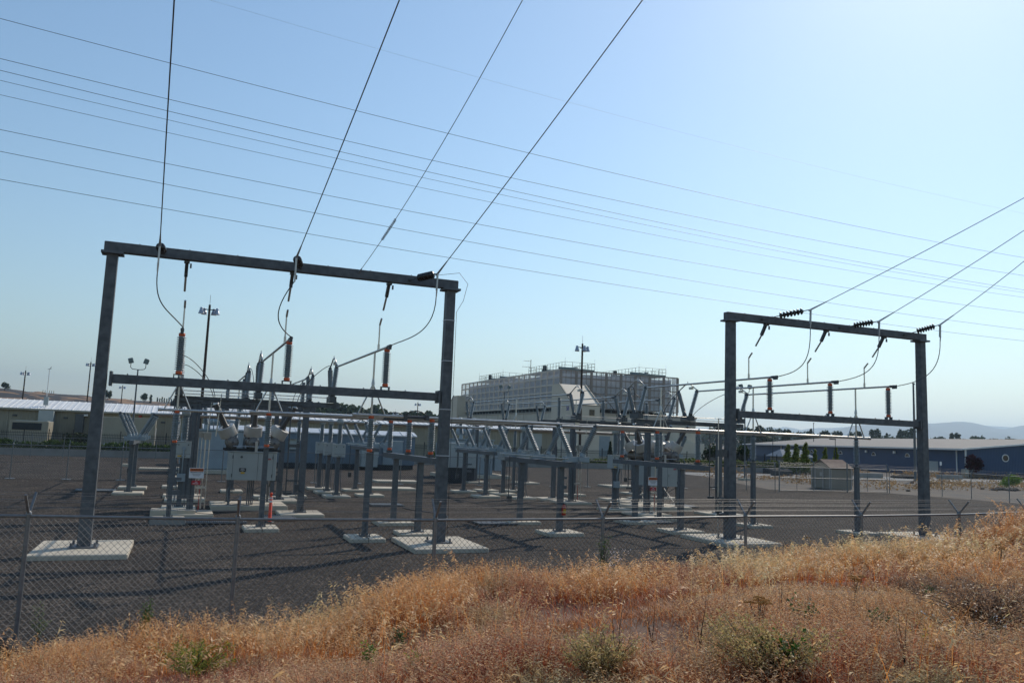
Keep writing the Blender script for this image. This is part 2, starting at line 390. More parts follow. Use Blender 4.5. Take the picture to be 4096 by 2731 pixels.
t = thing('column_gear_box', 'small operating gear with brackets on the left column of the right frame', 'gear box', (19.46, 26.1, 0))
MB().box((-.02, 0, 1.62), (.38, .1, .12)).box((-.02, 0, 1.0), (.38, .14, .2)).box((-.02, 0, 3.4), (.4, .12, .26)).build('bracket', M['hardware'], t)
MB().tube((-.2, 0, .05), (-.2, 0, 4.75), .022, 8).build('drive_pipe', M['alu'], t)
MB().path([(-.2, -.02, 1.72), (-.3, -.05, 1.6), (-.22, -.08, 1.42), (0, -.05, 1.45), (.15, 0, 1.5)], .02).lathe((-.2, 0, 1.06), (-.2, 0, 1.2), [(0, .05), (1, .05)], 8).build('flexible_lead', M['wire'], t)
# ------------------------------------------------------------------ high pipes from the frames to the switches
def high_pipe(label, x, y0, y1, group, rod=None, z=6.52):
    t = thing('bus_pipe', label, 'metal pipe', (x, y0, z), group=group)
    MB().tube((0, 0, 0), (0, y1-y0, 0), .042, 12).build('pipe', M['alu'], t)
    MB().tube((0, -.02, 0), (0, .34, 0), .055, 12).box((0, .1, -.07), (.09, .2, .08)).build('end_fitting', M['hardware'], t); MB().tube((0, y1-y0-.2, 0), (0, y1-y0+.04, 0), .055, 12).build('end_fitting', M['hardware'], t)
    if rod:
        MB().tube((0, rod, .03), (0, rod, .9), .026, 8).tube((0, rod, .9), (0, rod-.22, 1.1), .034, 8).tube((0, rod, .02), (0, rod, .22), .042, 8).build('upright_rod', M['alu'], t)
    return t
for bay, xs in (('left', PA), ('right', PB)):
    for x, n in zip(xs, PN):
        high_pipe(f'high pipe with a bent rod, running back from the {n} insulator of the {bay} frame', x, 25.72, 35.72, 'high pipes behind the frames', 1.75)
        high_pipe(f'{n} high pipe between the rear V switches, far behind the {bay} frame', x, 44.45, 62.1, 'high pipes between the rear switches')

def riser(label, x, y, z0=4.33, z1=6.48):
    t = thing('pipe_riser', label, 'pipe support', (x, y, 0), group='triangular pipe risers on the low pipes')
    MB().tube((0, 0, z0), (0, 0, z1), .036, 10).build('upright', M['alu'], t)
    zz = z0+1.05
    for s in (-1, 1): MB().tube((0, 0, zz), (s*.47, 0, z0), .028, 8).build('leg', M['alu'], t)
    MB().lathe((0, 0, zz-.02), (0, 0, zz+.18), [(0, .07), (1, .04)], 8).build('collar', M['alu'], t)
RN = {'c': 'nearest', 'b': 'middle', 'a': 'farthest'}
for bay, xs in (('left', PA), ('right', PB)):
    for x, k in zip(xs, 'abc'):
        riser(f'grey riser with spread legs on the {RN[k]} low pipe behind the {bay} frame', x, BY[k])
        riser(f'small distant pipe riser on the {RN[k]} rear low pipe, {bay} bay', x, RY[k])

# ------------------------------------------------------------------ low bus pipes
def low_pipe(label, x0, x1, y, group, coup=()):
    t = thing('bus_pipe', label, 'metal pipe', (x0, y, 4.28), group=group)
    MB().tube((0, 0, 0), (x1-x0, 0, 0), .056, 14).build('pipe', M['alu'], t)
    for x in (0, x1-x0): MB().tube((x-.06, 0, 0), (x+.06, 0, 0), .066, 12).build('end_fitting', M['alu'], t)
    for cx in coup:
        k = MB().tube((cx-.42, 0, 0), (cx+.42, 0, 0), .064, 10)
        for s in (-.4, .4): k.box((cx+s, 0, 0), (.14, .16, .16))
        k.path([(cx-.4, 0, .08), (cx-.2, 0, .2), (cx, 0, .24), (cx+.2, 0, .2), (cx+.4, 0, .08)], .022)
        k.build('expansion_coupler', M['hardware'], t)
for k, xa, xb in (('a', -1.0, 22.15), ('b', 2.18, 25.6), ('c', 5.38, 28.98)):
    low_pipe(f'{RN[k]} long low metal pipe, left run ending at the V switches', xa, 13.22, BY[k], 'low horizontal pipes', coup=(7.6-xa,) if k != 'a' else ())
    low_pipe(f'{RN[k]} long low metal pipe, right run with sunlit shine', 14.94, xb, BY[k], 'low horizontal pipes', coup=(4.1,) if k == 'b' else ())
for k in 'abc':
    for x0, x1, n in ((-1.65, 9.55, 'left'), (11.25, 16.9, 'centre'), (18.6, 29.85, 'right')):
        low_pipe(f'{RN[k]} rear low metal pipe, {n} run seen beyond the front pipes', x0, x1, RY[k], 'rear low pipes')

# ------------------------------------------------------------------ single posts under the pipes
def bus_post(label, x, y, caps):
    t = thing('pipe_post', label, 'support post', (x, y, 0), group='single posts under the low pipes')
    footing(t, 0, 0, 1.2, 1.4); column(t, 0, 0, 2.98, .18, .17)
    MB().path([(.0, -.11, .6), (.0, -.12, .3), (.0, -.2, .145), (.0, -.69, .145), (0, -.71, .02)], .012).build('ground_wire', M['wire'], t)
    post_ins(t, (0, 0, 2.98), caps=caps)
    MB().box((0, 0, 4.235), (.1, .14, .06)).build('pipe_clamp', M['hardware'], t)
for bay, xs, cp in (('left', PA, 'orange'), ('right', PB, 'grey')):
    for x, k in zip(xs, 'abc'):
        bus_post(f'single post, {"orange-capped" if cp=="orange" else "grey-capped"} insulator, under the {RN[k]} low pipe behind the {bay} frame', x, BY[k], cp)
        bus_post(f'distant single post under the {RN[k]} rear pipe, {bay} bay', x, RY[k], 'grey')

# ------------------------------------------------------------------ three-insulator stands
def bus_stand(label, x, ys, top=.26):
    y0, y1 = min(ys)-.65, max(ys)+.7
    t = thing('insulator_stand', label, 'insulator stand', (x, y0, 0), group='stands carrying three upright insulators')
    for py in (1.85, (y1-y0)-2.0):
        footing(t, 0, py, 1.5, 1.4); column(t, 0, py, 2.65, .215, .20)
    MB().box((0, (y1-y0)/2, 2.77), (.22, y1-y0, .21), bev=.012).build('beam', M['galv'], t)
    MB().path([(-.13, 1.7, 2.6), (-.14, 1.75, 1.4), (-.14, 1.7, .2), (-.4, 1.5, .14), (-.76, 1.4, .14)], .012).build('ground_wire', M['wire'], t)
    for y in ys:
        MB().box((0, y-y0, 2.93), (.2, .26, .1)).build('bracket', M['hardware'], t)
        post_ins(t, (0, y-y0, 2.95))
    return t
bus_stand('insulator stand in the left bay, three orange-capped insulators on a level beam', 8.2, [28.0, 31.1, 34.2])
bus_stand('insulator stand just left of the right frame, three insulators with red-orange caps', 19.65, [28.0, 31.1, 34.2])

def v_switch(t, cx, y, z, axis, spread, rise, arm, base_l=1.05):
    """V-shaped break switch on stand t; axis 'x' or 'y' is the way the V opens"""
    A = Vector((1, 0, 0)) if axis == 'x' else Vector((0, 1, 0)); c = Vector((cx, y, z))
    bs = MB()
    d = (base_l, .24, .2) if axis == 'x' else (.3, base_l*.8, .26)
    bs.box(c+Vector((0, 0, d[2]/2)), d)
    for s in (-1, 1): bs.tube(c+A*s*.26+Vector((0, 0, d[2])), c+A*s*.30+Vector((0, 0, d[2]+.13)), .11, 10)
    bs.box(c+Vector((.1, -.16 if axis == 'x' else .1, .12)), (.12, .12, .16))
    bs.build('switch_base', M['cab_blue'] if axis == 'x' else M['hardware'], t)
    tops = []
    for s in (-1, 1):
        a = c+A*s*.28+Vector((0, 0, d[2]+.1)); b = c+A*s*spread+Vector((0, 0, rise)); me = ME_v if axis == 'x' else ME_hv
        L = 1.12 if axis == 'x' else 1.16
        o = place('insulator', me, t, a, Q(a, b)); o.scale = (1, 1, (b-a).length/L); tops.append(b)
    for s, b in zip((-1, 1), tops): MB().lathe(b-Vector((0, 0, .03)), b+Vector((0, 0, .12)), [(0, .075), (.6, .08), (1, .05)], 8).build('terminal', M['hardware'], t)
    m = MB()
    if arm == 'open': pass
    elif arm == 'peak':
        p = c+Vector((0, 0, rise+.46))
        m.path([tops[0]+Vector((0, 0, .1)), p-A*.18, p+A*.12, tops[1]+Vector((0, 0, .1))], .032, 8)
        m.tube(p, p+Vector((0, 0, .12)), .02, 6)
        m.build('switch_arm', M['alu'], t)
        MB().box(p+A*(-.32)+Vector((.0, 0, -.25)), (.12, .26, .13)).build('counterweight', M['alu'], t)
    else:
        m.tube(tops[0]+Vector((0, 0, .1)), tops[1]+Vector((0, 0, .1)), .03, 8).box(c+Vector((0, 0, rise+.12)), (.18, .08, .1))
        m.build('switch_arm', M['alu'], t)
    m = MB()
    m.path([c+A*.05+Vector((0, 0, d[2]+.05)), c+A*.3+Vector((.0, 0, d[2]+.3)), c+A*.48+Vector((0, 0, d[2]+.2))], .014, 5)
    m.build('link_rod', M['alu'], t)
def low_switch_stand(label, x, ys, arm='peak'):
    y0, y1 = min(ys)-.55, max(ys)+.6
    t = thing('switch_stand', label, 'switch stand', (x, y0, 0), group='low stands with three V switches')
    for py in (1.55, (y1-y0)-1.75):
        footing(t, 0, py, 1.5, 1.4); column(t, 0, py, 2.62, .215, .20)
    MB().box((0, (y1-y0)/2, 2.74), (.22, y1-y0, .21), bev=.012).build('beam', M['galv'], t)
    for y in ys: v_switch(t, .14, y-y0, 2.86, 'x', .8, 1.34, arm)
    MB().tube((-.42, .1, 2.98), (-.42, y1-y0-.2, 2.98), .022, 6).build('operating_rod', M['alu'], t)
    MB().tube((-.34, y1-y0-1.2, .9), (-.34, y1-y0-1.2, 2.9), .022, 6).box((-.3, y1-y0-1.2, 1.0), (.2, .14, .3)).build('crank_gear', M['hardware'], t)
    return t
low_switch_stand('stand with three big V-shaped ribbed switches between the two frames, closest to the fence', 13.9, [28.0, 31.1, 34.2], 'flat')
for x, lb in ((-2.5, 'three V switches on a stand at the far left beside the left frame column'), (10.4, 'distant three V switches just right of the row of box transformers, left bay'),
              (17.7, 'distant stand with three V switches just right of the centre column'), (30.8, 'distant stand with V switches at the rear of the right bay')):
    low_switch_stand(lb, x, [46.6, 49.8, 53.0], 'open' if x < 0 or x > 30 else 'peak')

def high_switch_stand(label, x0, y, phases, rods=True):
    t = thing('switch_stand', label, 'switch stand', (x0, y, 0), group='high stands with three V switches')
    for px in (.95, 5.45):
        footing(t, px, 0, 1.85, 1.95); column(t, px, 0, 4.7, .27, .24)
    L = phases[2]-x0+.35
    MB().box((L/2, 0, 4.83), (L, .26, .22), bev=.012).build('beam', M['galv_beam'], t)
    for p in phases: v_switch(t, p-x0, 0, 4.97, 'y', .84, 1.53, 'peak', 1.1)
    m = MB().tube((.3, -.22, 5.16), (L-.2, -.22, 5.16), .02, 6).tube((.4, -.3, 5.02), (L-1.4, -.3, 5.02), .018, 6)
    m.build('operating_rod', M['alu'], t)
    MB().tube((4.78, -.1, .9), (4.78, -.1, 4.8), .03, 8).box((5.0, -.1, 3.0), (.5, .1, .14)).box((4.85, -.12, .95), (.36, .12, .12)).box((5.05, -.1, 1.5), (.5, .08, .07)).build('crank_gear', M['hardware'], t)
    MB().tube((.12, -.2, .15), (.12, -.2, 5.1), .026, 8).box((.3, -.2, 1.5), (.5, .08, .12)).box((.3, -.2, .95), (.45, .1, .2)).build('drive_pipe', M['galv'], t)
    if y < 60:
        MB().box((1.42, -.12, 3.3), (.30, .24, .30), bev=.01).box((1.2, -.08, 3.32), (.2, .1, .16)).build('motor_box', M['mail'], t)
        MB().tube((1.36, -.12, .3), (1.36, -.12, 3.15), .03, 8).tube((1.52, -.12, .3), (1.52, -.12, 3.15), .022, 8).tube((1.75, -.12, 3.3), (1.85, -.12, 5.1), .022, 8).box((1.3, -.12, 1.15), (.45, .1, .08)).build('drive_pipe', M['alu'], t)
        MB().tube((1.28, -.2, .2), (1.28, -.2, 1.1), .018, 6).build('red_rod', M['redpaint'], t)
    MB().box((5.2, -.22, 1.2), (.16, .12, .3)).path([(5.3, -.22, 1.1), (5.7, -.3, .9), (5.55, -.3, .6), (5.45, -.2, .2)], .018).build('motor_lead', M['hardware'], t)
    MB().path([(.95, -.2, 4.7), (.93, -.2, 2.4), (.95, -.2, .2), (1.3, -.5, .14), (1.9, -.95, .14)], .014).build('ground_wire', M['wire'], t)
    MB().path([(.2, -.16, 4.9), (1.6, -.165, 4.82), (3.2, -.165, 4.84), (5.0, -.165, 4.8), (5.3, -.17, 4.72)], .016).build('conduit', M['hardware'], t)
    return t
H = {}
for bay, xs, x0 in (('left', PA, -.53), ('right', PB, 21.55)):
    H[bay] = high_switch_stand(f'high stand with three V switches directly behind the {bay} frame', x0, 36.5, xs)
    high_switch_stand(f'second high stand with three V switches, behind the {bay} breaker', x0-.15 if bay == 'left' else x0-.9, 43.5, xs)
    high_switch_stand(f'most distant high V switch stand of the {bay} bay', x0, 63.0, xs)
def high_ins_stand(label, x0, y, phases):
    t = thing('insulator_stand', label, 'insulator stand', (x0, y, 0), group='high stands carrying plain insulators')
    for px in (.95, 5.45):
        footing(t, px, 0, 1.85, 1.6); column(t, px, 0, 4.7, .24, .22)
    L = phases[2]-x0+.4
    MB().box((L/2, 0, 4.83), (L, .28, .24), bev=.012).build('beam', M['galv_beam'], t)
    for p in phases: post_ins(t, (p-x0, 0, 5.05), ME_postg, 'grey', L=1.10)
    m = MB()
    for p in phases: m.box((p-x0, 0, 5.0), (.24, .24, .12))
    m.build('bracket', M['hardware'], t)
for bay, xs, x0 in (('left', PA, -.8), ('right', PB, 20.6)):
    high_ins_stand(f'high stand of plain upright insulators behind the second switch stand, {bay} bay', x0, 45.9, xs)

# ------------------------------------------------------------------ circuit breakers
def breaker(label, x, y):
    t = thing('circuit_breaker', label, 'circuit breaker', (x, y, 0), group='circuit breakers with white ring transformers')
    pad(MB(), 0, 0, 3.3, 2.6, .22).build('footing', M['concrete'], t)
    # cabinet
    c = MB().box((0, -.45, 1.97), (2.12, .95, 1.26), bev=.02).box((0, -.45, 2.615), (2.2, 1.02, .03)).build('cabinet', M['cab'], t)
    k = MB()
    for xx in (-.86, .23, .9): k.box((xx, -.927, 1.97), (.012, .006, 1.2))
    k.build('door_seam', M['dark'], c)
    k = MB()
    for xx in (-.88, .88):
        for zz in (1.55, 2.38): k.tube((xx, -.935, zz-.07), (xx, -.935, zz+.07), .018, 6)
    k.build('hinge', M['hardware'], c)
    MB().tube((-.5, -.92, 2.38), (-.5, -.95, 2.38), .055, 14).build('vent_button', M['hardware'], c)
    MB().box((.33, -.95, 1.93), (.035, .04, .14)).tube((.33, -.93, 2.0), (.33, -.97, 2.0), .02, 8).build('door_handle', M['lampmetal'], c)
    l = MB().box((-.42, -.935, 1.80), (.30, .012, .16)).build('black_label', M['signk'], c)
    k = MB()
    for q, ww in ((.045, .14), (0, .22), (-.045, .08)): k.box((-.42, -.9425, 1.80+q), (ww, .003, .016))
    k.build('label_lettering', M['signw'], l)
    MB().box((-.41, -.935, 1.665), (.17, .012, .07)).build('yellow_label', M['signy'], c)
    place('logo', text_mesh('logo', 'ABB', .11, M['signr'], .003, .004), c, (.70, -.945, 2.30), Matrix.Rotation(R(90), 4, 'X').to_quaternion())
    # legs and braces
    for sx in (-1, 1):
        for yy in (-.8, .75):
            MB().beam((sx*.92, yy, .2), (sx*.92, yy, 1.36 if yy < 0 else 2.62), .1, .1, (0, 1, 0)).box((sx*.92, yy, .225), (.22, .22, .03)).build('leg', M['galv'], t)
    k = MB()
    for s in (-1, 1):
        k.beam((s*.9, -.82, .35), (-s*.05, -.82, 1.0), .05, .02).beam((s*.9, -.82, 1.3), (-s*.05, -.82, .8), .05, .02)
        k.beam((s*.92, -.75, .3), (s*.92, .7, 1.3), .05, .02).beam((s*.92, .7, .4), (s*.92, .0, 1.3), .05, .02)
    k.build('brace', M['galv'], t)
    k = MB()
    for q in range(4): k.tube((-.12+q*.08, -.7, .2), (-.12+q*.08, -.7, 1.34), .028, 8)
    k.build('conduit', M['galv'], t)
    k = MB().path([(.0, -1.0, .22), (-.4, -1.35, .3), (-.9, -1.2, .24), (-1.0, -.9, .6), (-.98, -.85, 1.0)], .018)
    k.build('ground_cable', M['mesh'], t)
    MB().box((0, -.55, 2.69), (2.5, .14, .1)).box((0, .85, 2.69), (2.5, .14, .1)).box((-1.0, .15, 2.69), (.12, 1.5, .1)).box((1.0, .15, 2.69), (.12, 1.5, .1)).box((0, .15, 2.68), (.12, 1.5, .1)).build('top_frame', M['dark'], t)
    for i, px in enumerate((-.92, 0, .92)):
        tk = MB().lathe((px, -.72, 3.02), (px, 1.25, 3.02), [(0, .03), (.01, .10), (.05, .19), (.055, .27), (.09, .27), (.095, .235), (.5, .235), (.90, .235), (.91, .27), (.95, .27), (.96, .18), (1, .05)], 20).build('tank', M['tank'], t)
        k = MB().tube((px, -.80, 3.02), (px, -.70, 3.02), .05, 10)
        for a in range(12):
            an = a*math.pi/6; k.tube((px+.25*math.cos(an), -.66, 3.02+.25*math.sin(an)), (px+.25*math.cos(an), -.52, 3.02+.25*math.sin(an)), .016, 5)
        for yy in (-.35, .9): k.box((px, yy, 2.79), (.4, .08, .12))
        k.build('flange_bolt', M['hardware'], tk)
        for s in (-1, 1):
            a = Vector((px, .27+s*.42, 3.05)); tilt = Vector(((px/.92)*.50, s*.27, 1)).normalized()
            b = a + tilt*1.98
            MB().lathe(a+tilt*.30, a+tilt*.78, [(.12, .14), (.1, .18), (0, .2), (.004, .36), (.012, .374), (.03, .376), (.97, .376), (.988, .374), (.996, .365), (1, .23), (.99, .21), (.86, .2), (.85, .13)], 30).build('ring_transformer', M['ct'], t)
            prof = [(0, .16), (.06, .16)]
            n = 26
            for q in range(n):
                u = .08+.86*q/n; rr = .125-.03*u; prof += [(u, rr*.86), (u+.86/n*.5, rr), (u+.86/n*.8, rr*.98)]
            prof += [(.96, .07), (1, .07)]
            MB().lathe(a+tilt*.74, b, prof, 14).build('bushing', M['bush'], t)
            MB().lathe(b-tilt*.05, b+tilt*.16, [(0, .12), (.2, .13), (.25, .05), (.75, .05), (.8, .06), (1, .03)], 12).build('terminal', M['alu'], t)
    MB().box((.12, -.84, 2.85), (.12, .05, .5)).build('link_plate', M['ct'], t)
    MB().tube((-.9, -.80, 2.86), (.9, -.80, 2.86), .022, 8).build('link_rod', M['lampmetal'], t)
    return t
breaker('grey circuit breaker cabinet with white rings and brown bushings, behind the left frame', 3.0, 39.85)
breaker('grey circuit breaker with clustered white rings, behind the insulator stand of the right bay', 25.1, 39.85)

def jumper(name, label, pts, r=.014, group=None, cat='cable', m='wire'):
    o = MB().path(pts, r, 6).build(name, M[m]); return tag(o, label, cat, group)
def bez(a, b, c, d, n=14):
    a, b, c, d = map(Vector, (a, b, c, d)); o = []
    for i in range(n+1):
        t = i/n; o.append(a*(1-t)**3+b*3*t*(1-t)**2+c*3*t*t*(1-t)+d*t**3)
    return o
for bay, xs, bx in (('left', PA, 3.0), ('right', PB, 25.1)):
    for i, (x, n) in enumerate(zip(xs, PN)):
        px = bx+(-.92, 0, .92)[i]
        for s in (-1, 1):
            tilt = Vector(((-.5, 0, .5)[i], s*.27, 1)).normalized(); b = Vector((px, 39.85+.27+s*.42, 3.05))+tilt*2.1
            e = Vector((x, 37.34 if s < 0 else 42.66, 6.6))
            jumper('jumper_cable', f'thin cable from the {"front" if s<0 else "rear"} {n} bushing up to a V switch, {bay} bay', bez(e, e+Vector((0, -s*-.9 if s < 0 else -.9, .35)), b+Vector((0, 0, 1.0)), b), .017, 'jumper cables at the breakers')

# ------------------------------------------------------------------ instrument transformers
def pot_transformer(label, x, y, conduit=True, single=False):
    t = thing('voltage_transformer', label, 'transformer', (x, y, 0), group='single-post instrument transformers')
    footing(t, 0, 0, 1.4, 1.45); column(t, 0, 0, 2.28, .21, .20)
    b = MB().box((0, 0, 2.63), (.64, .6, .7), bev=.015).box((0, 0, 2.99), (.68, .64, .02)).build('terminal_box', M['cab'], t)
    k = MB().box((0, -.303, 2.45), (.6, .006, .012)).path([(-.1, -.31, 2.36), (0, -.315, 2.31), (.12, -.31, 2.38)], .012)
    k.tube((-.2, -.3, 2.86), (-.2, -.315, 2.86), .03, 8).tube((.2, -.3, 2.86), (.2, -.315, 2.86), .03, 8); k.build('lid_fitting', M['hardware'], b)
    place('insulator', ME_pt, t, (0, 0, 3.03))
    MB().lathe((0, 0, 4.14), (0, 0, 4.44), [(0, .13), (.05, .19), (.95, .19), (1, .15)], 16).build('top_can', M['ct' if False else 'cab'], t)
    m = MB()
    for s in (-1, 1): m.path([(s*.25, -.1, 2.28), (s*.25, -.12, 2.12), (s*.17, -.14, 1.9), (s*.16, -.14, .9), (s*.22, -.2, .3), (s*.25, -.3, .17)], .022)
    m.build('conduit', M['galv'], t)
    if single:
        MB().box((0, -.22, 1.41), (.34, .16, .34), bev=.01).build('junction_box', M['cab_blue'], t)
        MB().path([(.02, -.33, 2.7), (.02, -.33, 2.2), (.02, -.2, 1.9), (.02, -.2, 1.58)], .03).tube((.02, -.31, 2.7), (.02, -.36, 2.7), .09, 10).build('conduit', M['cab_blue'], t)
        MB().box((-.14, -.306, 2.36), (.17, .008, .06)).build('yellow_label', M['signy'], t)
    else:
        MB().box((.02, .22, 1.55), (.2, .14, .5), bev=.01).build('junction_box', M['cab_blue'], t)
    return t
for k in 'abc':
    pot_transformer(f'{RN[k]} post-mounted box transformer of the row of three in the left bay', 8.28, RY[k])
    pot_transformer(f'{RN[k]} post-mounted box transformer of the row between the two frames', 19.75, RY[k])
pot_transformer('lone box transformer on a post just left of the left warning sign', 0.0, 39.1, single=True)
pot_transformer('lone box transformer on a post left of the right breaker', 22.05, 39.1, single=True)

# ------------------------------------------------------------------ signs on the high stand posts
def warn_sign(label, x, y, z):
    t = thing('warning_sign', label, 'sign', (x, y, z), group='warning signs on the switch stand posts')
    b = MB().box((0, 0, 0), (.58, .01, .42), bev=.003).build('board', M['signw'], t)
    h = MB().box((0, -.007, .13), (.53, .004, .12)).build('header', M['signo'], b)
    rot = Matrix.Rotation(R(90), 4, 'X').to_quaternion()
    place('lettering', text_mesh('lettering', 'WARNING', .10, M['signk'], .001, .002), b, (.02, -.012, .13), rot)
    place('lettering', text_mesh('lettering', 'GROUNDING SWITCH', .05, M['signk'], .001, .001), b, (0, -.009, .03), rot)
    k = MB()
    for q, ww in ((-.03, .36), (-.07, .30), (-.11, .24)): k.box((0, -.0065, q), (ww, .002, .012))
    k.build('small_print', M['hardware'], b)
def red_plate(label, x, y, z):
    t = thing('red_sign', label, 'sign', (x, y, z), group='red plates under the warning signs')
    MB().box((0, 0, 0), (.34, .01, .17), bev=.003).build('plate', M['signr'], t)
    k = MB().box((0, -.007, .035), (.10, .003, .02)).box((-.02, -.007, -.035), (.22, .003, .02)); k.build('lettering', M['signw'], t)
warn_sign('white sign with orange header on the switch stand post behind the left frame', .58, 36.27, 1.755)
warn_sign('white sign with orange header on a post beside the right frame breaker cabinet', 22.72, 36.27, 1.755)
red_plate('small red plate below the white warning sign, left bay', .59, 36.27, 1.36)
red_plate('small red plate below the white warning sign, right bay', 22.74, 36.27, 1.36)

# ------------------------------------------------------------------ small yard things
t = thing('delineator_post', 'orange plastic marker post with pale bands standing behind the fence rail', 'marker post', (3.38, 33.66, 0))
MB().lathe((0, 0, .03), (0, 0, 1.18), [(0, .085), (.02, .07), (.86, .055), (.87, .03), (.9, .028), (.92, .055), (.97, .055), (1, .02)], 14).build('post', M['cone'], t)
MB().tube((0, 0, .78), (0, 0, .87), .0625, 14).tube((0, 0, .93), (0, 0, .99), .0625, 14).build('reflective_band', M['reflect'], t)
MB().lathe((0, 0, 0), (0, 0, .05), [(0, .2), (.6, .2), (1, .12)], 16).build('base', M['black'], t)
t = thing('fire_extinguisher', 'red fire extinguisher strapped to the near post of the front V switch stand', 'extinguisher', (14.0, 28.85, .76))
MB().lathe((0, 0, 0), (0, 0, .42), [(0, .07), (.04, .085), (.78, .085), (.92, .05), (1, .03)], 14).build('cylinder', M['redpaint'], t)
MB().box((0, -.06, .16), (.11, .055, .16)).build('label_patch', M['signy'], t)
MB().path([(0, 0, .42), (.06, -.02, .46), (.11, -.02, .30)], .014).box((0, 0, .44), (.05, .03, .05)).build('valve', M['black'], t)

def grating(label, x, y, w_, d_, rz=0):
    t = thing('grating_panel', label, 'metal grating', (x, y, 0), rz, 'metal gratings lying on the gravel')
    m = MB(); n = int(w_/.07)
    for i in range(n+1): m.box((-w_/2+i*w_/n, 0, .075), (.025, d_, .03))
    m.build('bars', M['grate'], t)
    m = MB()
    for s in (-1, 1): m.box((0, s*d_/2, .065), (w_, .04, .06)).box((s*w_/2, 0, .065), (.04, d_, .06))
    m.box((0, 0, .045), (w_, .04, .04)); m.build('rim', M['galv'], t)
grating('metal grating on the gravel in front of the front V switch stand', 12.6, 33.0, 1.7, 1.7)
grating('narrow metal grating beside the concrete block, behind the left fence post', 1.3, 33.25, 2.3, .5)
grating('metal grating at the foot of the far left switch stand', -4.2, 49.6, 1.9, 1.2)
grating('metal grating by the orange marker post', 3.9, 35.0, 1.2, 1.6)
grating('metal grating near the feet of the right breaker', 27.9, 41.6, 1.6, 1.8)
grating('metal grating right of the left insulator stand', 9.9, 41.3, 1.6, 1.2)
grating('metal grating beside the pads under the right frame', 20.6, 33.2, 1.6, 1.7)
tag(MB().box((-.35, 33.1, .1), (1.25, .3, .22), bev=.02).build('concrete_block', M['wall']), 'long low grey concrete block lying behind the fence rail at left', 'concrete block')
tag(MB().box((-.2, 36.3, .12), (1.7, 1.1, .3), bev=.02).build('concrete_slab', M['concrete']), 'pale concrete slab left of the sign post in the left bay', 'concrete slab')

# rubber hose / cables on the gravel
tag(MB().path([(11.0+.5*math.sin(i*.5), 34.5+i*.55, .03) for i in range(12)], .02).build('ground_cable', M['wire']), 'dark cable lying loosely on the gravel between the bays', 'cable')

# ------------------------------------------------------------------ strain insulators, line conductors, droppers
def string_of_bells(label, a, b, n, group='strings of dark insulator discs', clamp=True, r=.125):
    a = Vector(a); b = Vector(b); d = (b-a).normalized(); L = (b-a).length
    t = thing('insulator_string', label, 'insulator string', a, group=group); A = Vector((0, 0, 0))
    MB().tube(A-d*.02, A+d*L*.36, .018, 6).box(A+d*.04, (.09, .09, .07)).build('link', M['hardware'], t)
    s0 = L*.36; pitch = L*.49/n
    for i in range(n):
        p = A+d*(s0+i*pitch); MB().lathe(p, p+d*pitch, [(0, .045), (.10, .06), (.16, r*.9), (.25, r*1.05), (.5, r*1.0), (.72, r*.7), (.86, .06), (1, .045)], 16).build('disc', M['bell'], t)
    MB().tube(A+d*(s0+n*pitch), A+d*(L+.05), .02, 6).build('link_end', M['hardware'], t)
    return t
def conductor(label, a, b, sag, r=.017, ext=1.0, group='heavy line conductors coming down to the frames', n=24, clamp_len=.7, hang=True):
    a = Vector(a); b = Vector(b); t = thing('line_conductor', label, 'power line', a, group=group); pts = []
    for i in range(n+1):
        u = i/n*ext; p = (b-a)*u; p.z -= sag*4*u*(1-u) if u < 1 else 0; pts.append(p)
    MB().path(pts, r, 6).build('wire', M['wire'], t)
    d = (pts[1]-pts[0]).normalized()
    MB().lathe(d*-.1, d*clamp_len, [(0, .03), (.2, .035), (.5, .03), (1, .019)], 8).build('dead_end_clamp', M['lampmetal'], t)
    if hang: MB().beam(Vector((0, 0, .02)), Vector((.0, .03, -.55)), .05, .07).lathe((0, 0, -.5), (0, .03, -.75), [(0, .03), (1, .022)], 8).build('jumper_clamp', M['lampmetal'], t)
    return t
